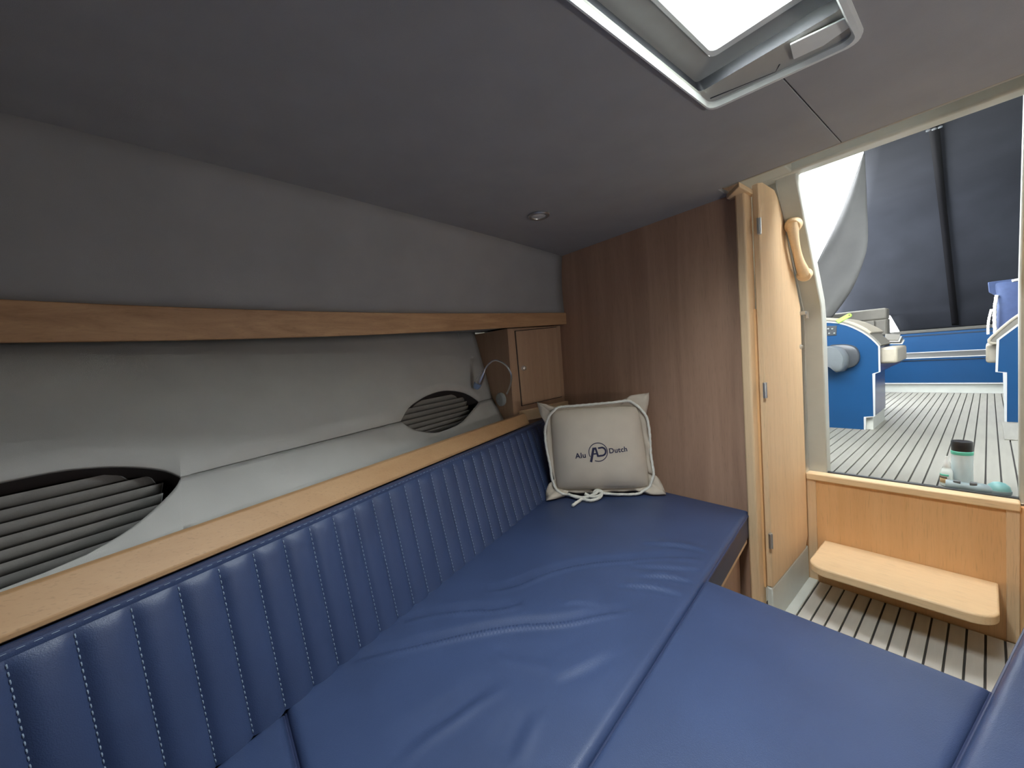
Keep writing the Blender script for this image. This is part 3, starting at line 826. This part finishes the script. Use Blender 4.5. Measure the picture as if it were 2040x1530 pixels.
# ------------------------------------------------------------------ doorway: post, locker door, sill panel, step
ps_ = thing('doorway_post', 'pale beech post between the brown bulkhead and the tall locker door', 'post', (1.395, .49, 0))
g = G(); g.box((1.366, .478, 0), (1.425, .507, 1.436)); build('upright', g, 'beech_z', ps_, bevel=.006, seg=3)
g = G(); g.prism([(1.300, .468, 1.421), (1.43, .468, 1.421), (1.43, .530, 1.421), (1.366, .530, 1.421)], (0, 0, .0145)); build('head_block', g, 'beech_x', ps_, bevel=.002)
ps2 = thing('doorway_post', 'beech post on the starboard side of the doorway', 'post', (1.395, -.06, 0))
g = G(); P = side_map([(1.366, .478, 0), (1.425, .507, 1.435)], -2); g.box(P[0], P[1]); build('upright', g, 'beech_z', ps2, bevel=.006, seg=3)
for s in (1, -2):
    d = struct('door_1' if s > 0 else 'door_2', 'tall beech locker door with slanted top beside the companionway step' if s > 0 else 'tall beech locker door on the starboard side of the doorway', side_map((1.6, .45, .13), s))
    poly = [(1.408, .135), (1.775, .135), (1.806, .175), (1.806, 1.075), (1.64, 1.385), (1.59, 1.445), (1.56, 1.462), (1.45, 1.462), (1.408, 1.45)]
    g = G(); g.prism(side_map([(x, .453, z) for x, z in poly], s), (0, .018*(1 if s > 0 else -1), 0)); dp = build('door_panel', g, 'beech_z', d, bevel=.003)
    for z in (1.315, .797, .300):
        g = G(); g.box(*side_map([(1.392, .449, z-.025), (1.409, .456, z+.025)], s)); hg = build('hinge', g, 'satin_metal', d, bevel=.001)
        g = G(); g.tube(side_map([(1.400, .448, z-.025), (1.400, .448, z+.025)], s), .003, 8); build('pin', g, 'chrome', hg)
    if s > 0:
        g = G(); g.lathe([(.009, 0), (.009, .003), (.006, .004), (.006, .008)], (1.788, .453, .925), (0, -1, 0), 16); build('lock', g, 'satin_metal', d)
        g = G(); g.box((1.795, .436, 1.046), (1.815, .455, 1.058)); g.box((1.808, .430, 1.030), (1.812, .438, 1.056)); build('latch', g, 'satin_metal', d, bevel=.001)
    # locker carcass behind the door: frame strip, liner below
    g = G(); g.box(*side_map([(1.405, .4535, 0), (1.812, .47, .133)], s)); 
    struct('baseboard_left' if s > 0 else 'baseboard_right', 'white moulded plinth below the %s locker door' % ('port' if s > 0 else 'starboard'), g=g, mat='grp', bevel=.004)
    g = G(); P = side_map([(1.405, .472, .13), (1.82, .480, 1.06)], s); g.box(P[0], P[1])
    struct('trim_1' if s > 0 else 'trim_2', 'wood carcass behind the %s locker door' % ('port' if s > 0 else 'starboard'), g=g, mat='panel_wood')

pn_ = struct('wall_step', 'orange-toned wood riser panel below the companionway sill', (1.81, .2, 0))
g = G(); g.box((1.815, -.13, -.03), (1.835, .49, .415)); build('riser_panel', g, 'panel_wood', pn_)
g = G(); g.box((1.809, .424, 0.0), (1.822, .452, .408)); build('stile', g, 'beech_z', pn_, bevel=.0015)
g = G(); g.box((1.809, -.055, 0.0), (1.822, -.030, .408)); build('stile', g, 'beech_z', pn_, bevel=.0015)
g = G(); g.box((1.798, -.056, .406), (1.8425, .452, .432)); build('sill', g, 'step_wood', pn_, bevel=.004)
g = G(); g.box((1.8425, -.0535, .41), (1.8575, .3935, .4355)); build('track', g, 'grey_plastic_dark', pn_, bevel=.001)

st = thing('companionway_step', 'rounded beech step fixed to the riser panel', 'step', (1.7, .19, .10))
def rpoly(x0, x1, y0, y1, r, z):
    out = [(x1, y0, z), (x1, y1, z)]
    for k in range(9):
        a = math.radians(90+90*k/8); out.append((x0+r+r*math.cos(a), y1-r+r*math.sin(a), z))
    for k in range(9):
        a = math.radians(180+90*k/8); out.append((x0+r+r*math.cos(a), y0+r+r*math.sin(a), z))
    return out
g = G(); g.prism(rpoly(1.572, 1.816, -.016, .403, .055, .142), (0, 0, .029)); build('tread', g, 'step_wood', st, bevel=.005, seg=3)
for y in (.325, .055):
    g = G(); g.prism([(1.815, y, .142), (1.70, y, .142), (1.70, y, .125), (1.815, y, .09)], (0, .022, 0)); build('bracket', g, 'panel_wood', st, bevel=.002)

# cabin sole with caulked planks
fl_ = struct('floor', 'grey caulked plank cabin sole', (1.2, .2, -.02))
g = G(); g.box((-.9, -.12, -.03), (1.815, .52, -.006)); build('floor_base', g, 'caulk', fl_)
g = G(); g.box((X_BOW, -1.3, -.07), (1.93, 1.75, -.03)); build('hull_bottom', g, 'grp', fl_)
first = None
yl = .419
for k in range(13):
    y1 = .3802-.0373*(k-1) if k else .4185
    y0 = .3850-.0373*k
    y1 = y0+.0373-.005 if k else .419
    ctr = np.array([1.03, (y0+y1)/2, -.003])
    if k == 1 or k == 0:
        g = G(); g.box((.25, y0, -.008), (1.806, y1, 0.0)); o = build('plank', g, 'plank_lit', fl_, bevel=.0008); 
        if k == 1: first = (o, ctr)
    else:
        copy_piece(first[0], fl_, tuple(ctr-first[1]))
g = G(); g.box((.90, .423, -.008), (1.812, .455, .004)); build('edge_margin', g, 'grp', fl_, bevel=.003)

# ------------------------------------------------------------------ companionway frame
fr = struct('trim_3', 'grey-green painted companionway frame leaning forward at the top', (1.84, .2, .42))
def frame_side(s):
    prof = [(1.842, .4185), (1.842, 1.02), (1.832, 1.07), (1.575, 1.475), (1.56, 1.52)]
    g = G(); rings = []
    for i, (x, z) in enumerate(prof):
        t = np.array(prof[min(i+1, len(prof)-1)])-np.array(prof[max(i-1, 0)]); t = t/np.linalg.norm(t); nx, nz = t[1], -t[0]
        dd = .055
        rings.append(side_map([(x, .394, z), (x, .4535, z), (x+nx*dd, .4535, z+nz*dd), (x+nx*dd, .394, z+nz*dd)], s))
    g.loft(rings); return build('jamb', g, 'alu_paint', fr, bevel=.004)
frame_side(1)
def shift_jamb():
    prof = [(1.842, .4185), (1.842, 1.02), (1.832, 1.07), (1.575, 1.475), (1.56, 1.52)]
    g = G(); rings = []
    for i, (x, z) in enumerate(prof):
        t = np.array(prof[min(i+1, len(prof)-1)])-np.array(prof[max(i-1, 0)]); t = t/np.linalg.norm(t); nx, nz = t[1], -t[0]
        dd = .055
        rings.append([(x, -.054, z), (x, -.0775, z), (x+nx*dd, -.0775, z+nz*dd), (x+nx*dd, -.054, z+nz*dd)])
    g.loft(rings); return build('jamb', g, 'alu_paint', fr, bevel=.004)
shift_jamb()
g = G(); g.box((1.545, -.125, 1.495), (1.60, .50, 1.56)); build('head_beam', g, 'alu_paint', fr, bevel=.008, seg=3)
g = G()
for s in (1, -1):
    y0 = .453 if s > 0 else -.077
    y1 = 1.9 if s > 0 else -1.5
    g.prism([(1.86, y0, 0), (1.86, y0, 1.05), (1.60, y0, 1.50), (1.60, y0, 1.56), (1.64, y0, 1.56), (1.90, y0, 1.06), (1.90, y0, 0)], (0, y1-y0, 0))
build('front_plating', g, 'grp', fr)
g = G(); g.box((1.312, .400, 1.497), (1.60, .60, 1.531)); build('corner_gusset', g, 'alu_paint', fr, bevel=.004)
# beech grab handle on the frame
JN = np.array([-.405, 0, -.257]); JN /= np.linalg.norm(JN); J0 = np.array([1.832, 0, 1.07])
def on_jamb(px, py, d):                      # point d in front of the sloping frame face
    r = ray(px, py); return CAM+r*((JN@(J0+JN*d-CAM))/(JN@r))
gh = [on_jamb(1580, 444, .014), on_jamb(1580, 462, .026), on_jamb(1585, 490, .033), on_jamb(1592, 518, .033), on_jamb(1598, 535, .026), on_jamb(1603, 545, .014)]
g = G(); P = smooth_path(gh, 24); rr = [.0175-.0045*math.sin(math.pi*min(1, max(0, (i-3)/17))) for i in range(24)]
g.tube(P, rr, 12)
hdl = thing('grab_handle', 'pale wooden grab handle on the grey companionway frame', 'handle', P[12])
build('grip', g, 'step_wood', hdl)
for px_, py_, w in ((1582, 446, .026), (1604, 544, .024)):
    q = on_jamb(px_, py_, -.001)
    g = G(); g.lathe([(w*.9, 0), (w, .004), (w, .018), (w*.85, .024), (w*.4, .027)], q, JN, 20); build('end_boss', g, 'step_wood', hdl)

# ------------------------------------------------------------------ cockpit
CF = .42
ck = struct('floor_cockpit', 'grey caulked plank cockpit floor beyond the sill', (3.3, .2, CF-.03))
g = G(); g.box((1.86, -1.1, CF-.04), (5.6, 1.3, CF-.006)); build('floor_base', g, 'caulk', ck)
first = None
for k in range(-18, 26):
    y1 = .3868-.0345*k; y0 = y1-.0345+.0042
    ctr = np.array([3.36, (y0+y1)/2, CF])
    if first is None:
        g = G(); g.box((1.862, y0, CF-.008), (4.86, y1, CF)); o = build('plank', g, 'plank', ck, bevel=.0008); first = (o, ctr)
    else: copy_piece(first[0], ck, tuple(ctr-first[1]))
g = G(); g.box((1.90, 1.0, CF), (5.5, 1.06, 1.08)); struct('wall_cockpit', 'white cockpit coaming on the port side', g=g, mat='grp')
g = G(); g.box((1.90, -.95, CF), (5.5, -.89, 1.08)); struct('wall_cockpit_starboard', 'white cockpit coaming on the starboard side', g=g, mat='grp')

# port console
XC = 2.884
pc = thing('blue_console', 'blue laminate console with curved top, grey drip tray and switch plate', 'console', (3.1, .65, CF))
arcp = smooth_path([(0, .98, 1.062), (0, .75, 1.060), (0, .614, 1.047), (0, .524, 1.023), (0, .452, .975), (0, .406, .927), (0, .379, .886)], 26)
prof = [(y, z) for _, y, z in arcp]+[(.379, .747), (.404, .737), (.404, .499), (.444, .492), (.445, CF), (.98, CF)]
g = G(); g.prism([(XC, y, z) for y, z in prof], (.02, 0, 0)); build('front_panel', g, 'blue_laminate', pc)
def edge_strip(prof, x, w, root, side=1):
    g = G(); P = np.array([(x, y, z) for y, z in prof])
    rings = []
    n = len(P)
    for i in range(n):
        a = P[max(i-1, 0)]; b = P[min(i+1, n-1)]; t = b-a; t /= np.linalg.norm(t); nn = np.array([0, t[2], -t[1]])*side
        if 0 < i < n-1:
            t0 = (P[i]-a)/np.linalg.norm(P[i]-a); c_ = max(.6, t0@t); nn = nn/c_
        rings.append([P[i]+nn*w*.2+np.array([-.003, 0, 0]), P[i]-nn*w+np.array([-.003, 0, 0]), P[i]-nn*w+np.array([.004, 0, 0]), P[i]+nn*w*.2+np.array([.004, 0, 0])])
    g.loft(rings); return build('white_edging', g, 'white_edge', root)
edge_strip(prof[:-1], XC, .0055, pc, side=-1)
g = G(); bd = [(y+.002, max(z-.004, CF)) for y, z in prof]; g.prism([(XC+.02, y, z) for y, z in bd if True], (.385, 0, 0)); build('carcass', g, 'navy_laminate', pc)
# padded rim following the curve
g = G(); outer = []
for i, (_, y, z) in enumerate(arcp):
    a = arcp[max(i-1, 0)]; b = arcp[min(i+1, len(arcp)-1)]; t = b-a; t /= np.linalg.norm(t); nn = np.array([0, -t[2], t[1]])
    if nn[2] < 0: nn = -nn
    outer.append((np.array([0, y, z])+nn*.002, np.array([0, y, z])+nn*.027))
g.loft([[(XC+.004, p[1], p[2]), (XC+.004, q[1], q[2]), (XC+.40, q[1], q[2]), (XC+.40, p[1], p[2])] for p, q in outer[:-3]]); build('padded_rim', g, 'cream_vinyl', pc, bevel=.004)
g = G(); g.loft([[(XC-.001, p[1], p[2]), (XC-.001, p[1]*.5+q[1]*.5, p[2]*.5+q[2]*.5), (XC+.30, q[1]*.6+p[1]*.4, q[2]*.6+p[2]*.4), (XC+.30, p[1], p[2])] for p, q in outer[14:]]); build('rim_inset', g, 'taupe_vinyl', pc)
g = G(); g.box((XC+.03, .309, .790), (XC+.40, .382, .878)); build('seat_cushion', g, 'cream_vinyl', pc, bevel=.014, seg=3)
g = G(); g.prism([(XC+.02, .38, .747), (XC+.34, .33, .775), (XC+.34, .33, .79), (XC+.02, .38, .79)], (0, .06, 0)); build('seat_support', g, 'navy_laminate', pc)
g = G(); g.box((XC+.02, .41, CF), (XC+.40, .444, .49)); build('toe_kick', g, 'alu_paint', pc)
# switch plate
g = G(); q = [at_x(*p, XC-.004) for p in ((1600, 651), (1667, 649), (1666, 668), (1600, 671))]; g.prism(q, (.004, 0, 0)); sp = build('switch_plate', g, 'grey_plastic_dark', pc, bevel=.001)
for (a, b) in ((1645, 662), (1658, 655), (1652, 664), (1662, 664), (1650, 655)):
    g = G(); g.lathe([(.005, 0), (.005, .003), (.003, .005)], at_x(a, b, XC-.004), (-1, 0, 0), 12); build('switch', g, 'satin_metal', sp)
# grey oval drip tray
g = G()
oy, oz = .53, .845
outl = [at_x(1540+a/3.558, 600+b/3.558, XC) for a, b in ((300, 322), (370, 318), (450, 315), (510, 330), (550, 380), (556, 420), (535, 475), (495, 497), (440, 460), (380, 435), (300, 420))]
o1 = smooth_path(outl+[outl[0]], 40)[:-1]; c_ = o1.mean(0)
g.loft([c_+(o1-c_)*.9+np.array([.0, 0, 0]), c_+(o1-c_)*1.0+np.array([-.02, 0, 0]), c_+(o1-c_)*1.0+np.array([-.085, .012, 0]), c_+(o1-c_)*.9+np.array([-.097, .012, 0]), c_+(o1-c_)*.4+np.array([-.099, .012, 0])])
tr = build('tray', g, 'grey_plastic', pc, angle=50)
outl = [at_x(1540+a/3.558, 600+b/3.558, XC) for a, b in ((420, 308), (520, 305), (590, 325), (618, 380), (610, 430), (570, 465), (480, 480), (400, 440), (380, 360))]
o1 = smooth_path(outl+[outl[0]], 40)[:-1]; c_ = o1.mean(0)
g = G(); g.loft([o1, o1+np.array([-.028, 0, 0]), c_+(o1-c_)*.92+np.array([-.034, 0, 0]), c_+(o1-c_)*.4+np.array([-.034, 0, 0])]); build('tray_bracket', g, 'grey_plastic_dark', pc, angle=50)

# lime brush handle, seat back, booklets
p0 = at_x(1668, 641, 2.8705); p1 = at_x(1696, 626, 2.915); HS0 = -.02
g = G(); t = (p1-p0)/np.linalg.norm(p1-p0); up = np.array([0, 0, 1.0]); w = np.cross(t, np.array([1.0, 0, 0])); w /= np.linalg.norm(w)
rings = []
for s_ in np.linspace(HS0, 1, 9):
    wd = .0115*(1 if s_ < .9 else .6)
    q = p0+(p1-p0)*s_
    rings.append([q-w*wd+np.array([-.004, 0, 0]), q+w*wd+np.array([-.004, 0, 0]), q+w*wd+np.array([.004, 0, 0]), q-w*wd+np.array([.004, 0, 0])])
g.loft(rings); ls = thing('lime_brush_handle', 'lime green plastic handle lying on the blue console rim', 'brush', p0)
build('handle', g, 'lime_plastic', ls, bevel=.003)
g = G(); g.lathe([(.004, 0), (.004, .003), (.001, .0035)], p0+(p1-p0)*.88+np.array([-.004, 0, 0]), (-1, 0, 0), 12); build('hang_hole', g, 'tag_dark', ls)
sbk = thing('pleated_seat_back', 'taupe vinyl seat back with vertical pleats behind the blue console', 'seat', (3.65, .54, CF))
g = G(); g.box((3.62, .43, .94), (3.74, .80, 1.055)); build('lower_pad', g, 'taupe_vinyl', sbk, bevel=.006)
g = G(); g.box((3.612, .432, 1.052), (3.74, .80, 1.128)); build('top_roll', g, 'taupe_vinyl', sbk, bevel=.012, seg=3)
for k in range(6):
    g = G(); y = .434+.058*k; g.box((3.606, y, .945), (3.63, y+.054, 1.05)); build('pleat', g, 'taupe_vinyl', sbk, bevel=.006)
g = G(); g.box((3.60, .56, CF), (3.76, .80, .945)); build('pedestal', g, 'navy_laminate', sbk)
bks = np.array([at_x(1540+a/3.558, 600+b/3.558, 3.36) for a, b in ((790, 300), (865, 255))])
for k in range(4):
    g = G(); z0 = .895+.011*k; sh = .012*k
    z0 = .884+.0075*k
    g.prism([(3.20, .318+sh*.5, z0), (3.20, .385+sh*.2, z0+.006), (3.34, .400+sh*.2, z0+.030+.004*k), (3.34, .322+sh*.5, z0+.020+.004*k)], (0, 0, .004))
    tag(build('booklet', g, ('paper', 'grey_tread', 'paper', 'taupe_vinyl')[k]), ('pale booklet at the bottom of the slanting pile by the console', 'dark grey booklet second from the bottom of the slanting pile', 'pale booklet second from the top of the slanting pile', 'taupe booklet on top of the slanting pile by the console')[k], 'booklet', 'booklets on the console cushion')

# rear bench
XR = 4.854
rb = thing('rear_bench', 'blue stepped bench across the back of the cockpit with grey treads', 'bench', (5.1, .1, CF))
g = G(); g.box((XR+.02, -.85, CF), (XR+.06, .98, .496)); build('plinth', g, 'grp', rb)
g = G(); g.box((XR, -.85, .506), (XR+.03, .98, .700)); build('lower_riser', g, 'blue_laminate', rb)
g = G(); g.box((XR-.004, -.85, .496), (XR+.03, .98, .507)); build('white_edging', g, 'white_edge', rb)
g = G(); g.box((XR-.006, -.85, .700), (XR+.02, .98, .706)); build('groove_strip', g, 'grey_plastic_dark', rb)
g = G(); g.box((XR-.01, -.85, .706), (XR+.02, .98, .722)); build('nosing', g, 'blue_laminate', rb)
g = G(); g.box((XR-.014, -.85, .721), (XR+.02, .98, .728)); build('white_edging', g, 'white_edge', rb)
g = G(); g.prism([(XR-.005, -.85, .715), (XR-.005, -.85, .7285), (5.36, -.85, .750), (5.36, -.85, .715)], (0, 1.83, 0)); build('seat_tread', g, 'grey_tread', rb)
g = G(); g.box((5.35, -.85, .70), (5.38, .98, .918)); build('upper_riser', g, 'blue_laminate', rb)
g = G(); g.box((5.342, -.85, .750), (5.36, .98, .757)); build('white_edging', g, 'white_edge', rb)
g = G(); g.box((5.344, -.85, .912), (5.36, .98, .918)); build('groove_strip', g, 'grey_plastic_dark', rb)
g = G(); g.box((5.34, -.85, .918), (5.38, .98, .940)); build('nosing', g, 'blue_laminate', rb)
g = G(); g.box((5.33, -.85, .940), (5.50, .98, .968)); build('top_ledge', g, 'grey_tread', rb, bevel=.004)

# starboard console with arm rest
XD = 3.377
sc_ = thing('blue_console', 'narrow blue console with cream arm rest beside the navy pillow', 'console', (3.6, -.3, CF))
prof2 = [(-.45, .985), (-.098, .945), (-.033, .873), (-.028, .700), (-.058, .695), (-.058, CF+.002), (-.45, CF+.002)]
prof2 = [(-.45, 1.02), (-.20, 1.005), (-.098, .945), (-.033, .873), (-.028, .700), (-.058, .695), (-.058, CF+.002), (-.45, CF+.002)]
g = G(); g.prism([(XD, y, z) for y, z in prof2], (.02, 0, 0)); build('front_panel', g, 'blue_laminate', sc_)
edge_strip(prof2[:-1], XD, .007, sc_, side=1)
g = G(); g.prism([(XD+.02, y-.002, z) for y, z in prof2], (.46, 0, 0)); build('carcass', g, 'navy_laminate', sc_)
g = G(); g.prism([(XD+.01, y, z) for y, z in [(-.45, 1.085), (-.20, 1.062), (-.098, 1.001), (-.003, .884), (-.004, .856), (-.025, .854), (-.033, .876), (-.098, .948), (-.20, 1.008), (-.45, 1.023)]], (.28, 0, 0)); ar = build('arm_rest', g, 'taupe_vinyl', sc_, bevel=.004)
g = G(); g.tube(smooth_path([(XD+.008, -.45, 1.083), (XD+.008, -.20, 1.060), (XD+.008, -.098, .998), (XD+.008, -.006, .886), (XD+.008, -.004, .860), (XD+.008, -.025, .855)], 40), .007, 10); build('piping', g, 'cream_vinyl', ar)
g = G(); g.box((XD+.06, -.04, .745), (XD+.5, .012, .85)); build('seat_cushion', g, 'cream_vinyl', sc_, bevel=.014, seg=3)
g = G(); g.box((2.86, -.60, CF), (3.377, -.043, CF+.006)); build('foot_plate', g, 'plank', sc_, bevel=.002)
# navy pillow on the starboard seat
np_ = thing('navy_pillow', 'pale navy fabric pillow with white rope standing on the starboard seat', 'pillow', (4.0, -.12, .86))
nq = [(-.33, .87), (-.33, 1.235), (.004, 1.234), (-.002, 1.15), (-.025, 1.10), (-.028, .87)]
tt2 = np.sin(np.linspace(-math.pi/2, math.pi/2, 17))
g = G()
for sgn in (-1, 1):
    g.grid([[np.array([4.0+.0*b, -.18+.165*a*(1-.10*(1-b*b)), 1.05+.185*b*(1-.06*(1-a*a))])+np.array([sgn*.06*(max(0, 1-a**4)*max(0, 1-b**4))**.5, 0, 0]) for b in tt2] for a in tt2])
build('pillow_cover', g, 'blue_pillow', np_, angle=120)
g = G(); g.prism([(3.985, y, z) for y, z in [(-.10, 1.235), (.004, 1.235), (.0, 1.17), (-.03, 1.14), (-.10, 1.16)]], (.012, 0, 0)); build('corner_flap', g, 'blue_pillow', np_, bevel=.004)
g = G(); g.tube(smooth_path([(3.97, -.032, 1.145), (3.965, -.026, 1.10), (3.96, -.022, 1.0), (3.96, -.026, .88)], 40), .008, 10, twist=220); g.tube(smooth_path([(3.98, -.01, 1.06), (3.975, .002, .98), (3.97, .004, .90)], 30), .006, 10, twist=220)
g.tube(smooth_path([(3.975, -.09, 1.222), (3.97, -.14, 1.228), (3.97, -.2, 1.225)], 20), .008, 10, twist=220)
build('rope', g, 'rope', np_, angle=80)
g = G(); g.box((3.90, -.36, .762), (4.2, -.01, .867)); tag(build('starboard_seat_cushion', g, 'navy_side', bevel=.02, seg=3), 'dark seat cushion under the pale navy pillow', 'cushion')
g = G(); g.box((3.99, -.36, CF), (4.2, -.09, .762)); tag(build('starboard_seat_box', g, 'navy_laminate', bevel=.003), 'dark seat box behind the narrow blue console', 'bench')

# ------------------------------------------------------------------ canvas enclosure
cv = thing('canvas_enclosure', 'dark navy canvas cover closing the back of the cockpit', 'canopy', (5.3, 0, .95))
cprof = smooth_path([(5.46, 0, .9665), (5.30, 0, 1.20), (5.05, 0, 1.58), (4.80, 0, 1.90), (4.55, 0, 2.03), (4.0, 0, 2.10), (3.4, 0, 2.13), (2.95, 0, 2.14), (2.0, 0, 2.10)], 128)  # unseen forward end of the roof drawn out to hold daylight to the companionway
g = G(); rows = []
for i, p in enumerate(cprof):
    x, z = p[0], p[2]
    el = (z-CAM[2])/x
    yl = x*(interp(el, [.0047, .044], [.103, .118]) if el < .040 else interp(el, [.04, .07, .178, .34], [.21, .20, .172, .1475]))
    if x < 3.40: yl = max(yl, interp(x, [2.0, 3.30, 3.40], [1.03, 1.03, .50]))
    rows.append([(x+.01*math.sin(5*v+z*4), yl+(-.892-yl)*v, z+.006*math.sin(9*v)*(el > .06)) for v in np.linspace(0, 1, 16)])
g.grid(rows); build('rear_canvas', g, 'canvas', cv, solid=.002, angle=80)
g = G(); g.grid([[(x, -.892, z) for z in (1.078, 1.5, max(1.06, interp(x, [2.95, 4.55, 5.46], [2.14, 2.03, 1.05])))] for x in np.linspace(1.95, 5.44, 12)]); build('side_shade_canvas', g, 'canvas', cv, solid=.002)  # unseen starboard side, front end lengthened to cut the light in the cockpit
g = G(); g.grid([[(x, 1.03, z) for z in (1.078, 1.5, 2.125)] for x in np.linspace(1.95, 3.62, 6)]); build('side_shade_canvas', g, 'canvas', cv, solid=.002)  # unseen port side, added to keep daylight off the cockpit
g = G(); rows = []
for p in cprof[2:-35]:
    el = (p[2]-CAM[2])/p[0]; yy = p[0]*(.035+.0217*el/.337)
    rows.append([(p[0]-.012, yy+.022, p[2]-.012), (p[0]-.012, yy-.022, p[2]-.012)])
g.grid(rows); build('strap', g, 'canvas_strap', cv, solid=.003, angle=80)
for a, b in ((1849, 259), (1861, 256), (1873, 252)):
    r = ray(a, b); t = (2.108-CAM[2])/r[2]; q = CAM+r*t
    g = G(); g.lathe([(.010, 0), (.010, .006), (.004, .008)], q, (0, 0, -1), 12); build('snap_fastener', g, 'chrome', cv)
# loose grey flap folded back at the port corner
Lp = smooth_path([(3.40, .499, 2.105), (3.42, .62, 1.79), (3.40, .752, 1.476), (3.36, .80, 1.30), (3.32, .78, 1.16), (3.30, .74, 1.083)], 30)
Rp = smooth_path([(3.40, .492, 2.105), (3.38, .484, 1.80), (3.36, .479, 1.553), (3.35, .502, 1.42), (3.34, .563, 1.25), (3.32, .665, 1.083)], 30)
g = G(); rows = []
for i in range(30):
    row = []
    for v in np.linspace(0, 1, 13):
        p = Lp[i]*(1-v)+Rp[i]*v; wd = np.linalg.norm(Lp[i]-Rp[i])
        row.append(p+np.array([-.35*wd*math.sin(math.pi*v)**1.0*(.6+.4*math.sin(i*.25)), 0, 0])+np.array([.02*math.sin(v*8+i*.2)*wd*2, 0, 0]))
    rows.append(row)
g.grid(rows); tag(build('canvas_flap', g, 'canvas_grey', solid=.002, angle=80), 'light grey underside of a loose canvas flap hanging beside the bright gap', 'flap')

# ------------------------------------------------------------------ bottles and tool behind the sill
cb = at_z(1924, 974, CF); cx, cy = 1.955, cb[1]+.0085
ct = thing('cleaner_canister', 'round canister with black lid and teal rim standing behind the sill', 'canister', (cx, cy, CF))
g = G(); g.lathe([(.020, 0), (.0235, .003), (.0245, .010), (.0245, .106), (.024, .112)], (cx, cy, CF), (0, 0, 1), 32); build('label_sleeve', g, 'pale_label', ct)
g = G(); g.lathe([(.0238, .004), (.0252, .006), (.0252, .011), (.0246, .012)], (cx, cy, CF), (0, 0, 1), 32); build('base_band', g, 'teal_plastic', ct)
g = G(); g.lathe([(.0246, .108), (.0256, .110), (.0256, .119), (.024, .1205)], (cx, cy, CF), (0, 0, 1), 32); build('rim', g, 'teal_plastic', ct)
g = G(); g.lathe([(.0240, .119), (.0245, .120), (.0248, .150), (.0235, .1525), (.020, .1515)], (cx, cy, CF), (0, 0, 1), 32); build('lid', g, 'black_plastic', ct)
bx_, by_ = 1.930, .0915
bt = thing('glue_bottle', 'small milky bottle with pointed cap standing beside the canister', 'bottle', (bx_, by_, CF))
g = G(); g.lathe([(.010, 0), (.0145, .002), (.0152, .010), (.0150, .044), (.012, .056), (.0085, .062), (.008, .066)], (bx_, by_, CF), (0, 0, 1), 24); build('bottle_body', g, 'milky_plastic', bt)
g = G(); g.lathe([(.0090, .064), (.0090, .073), (.0065, .083), (.0036, .092), (.0034, .102)], (bx_, by_, CF), (0, 0, 1), 20); build('cap', g, 'hatch_white', bt)
def wrap(z0, z1, a0, a1, r, mat, nm):
    g = G(); g.grid([[(bx_+r*math.cos(a), by_+r*math.sin(a), CF+z) for z in (z0, z1)] for a in np.radians(np.linspace(a0, a1, 12))]); build(nm, g, mat, bt, solid=.0006)
wrap(.012, .034, 95, 185, .0156, 'tag_orange', 'label'); wrap(.028, .034, 95, 185, .0160, 'tag_dark', 'label_band'); wrap(.036, .042, 95, 200, .0157, 'teal_plastic', 'label_band')
tl = thing('hand_tool', 'grey-teal hand tool with round clear head lying behind the sill', 'tool', (1.89, .03, CF))
pA = at_z(1882, 976, CF+.012); pB = at_z(1935, 984, CF+.012); pC = at_z(1985, 984, CF+.014)
pth = smooth_path([pA, pA*.6+pB*.4, pB, pB*.4+pC*.6, pC], 24)
pth[:, 2] = CF+.018; pth[:, 0] = np.maximum(pth[:, 0], 1.878)
g = G(); g.tube(pth, [.0165+.002*math.sin(i*.5) for i in range(24)], 12); build('grip', g, 'tool_grey', tl)
hc = at_z(1990, 983, CF+.015); hc[2] = CF; hc[0] = max(hc[0], 1.8855)
g = G(); g.lathe([(.020, .001), (.024, .006), (.025, .020), (.022, .034), (.013, .043), (.003, .046)], hc, (0, 0, 1), 26); hd = build('head', g, 'tool_teal', tl)
g = G(); g.lathe([(.0255, .012), (.0262, .016), (.0258, .022)], hc, (0, 0, 1), 26); build('collar', g, 'tool_grey', hd)
for k in range(2):
    q = pth[5+7*k]; g = G(); g.box(q+np.array([-.012, -.008, .010]), q+np.array([.004, .008, .0195])); build('switch', g, 'grey_plastic', tl, bevel=.002)
g = G(); wc = at_z(1998, 991, CF+.003); wc[2] = CF; wc[0] = max(wc[0], 1.8735)
g.prism([wc+np.array(p) for p in ((-.010, .050, .0), (.010, .03, .0), (.012, -.010, .0), (-.002, -.0165, .0), (-.012, -.006, .0))], (0, 0, .0035)); tag(build('white_cloth', g, 'paper', bevel=.002), 'folded white wipe under the head of the hand tool', 'cloth')
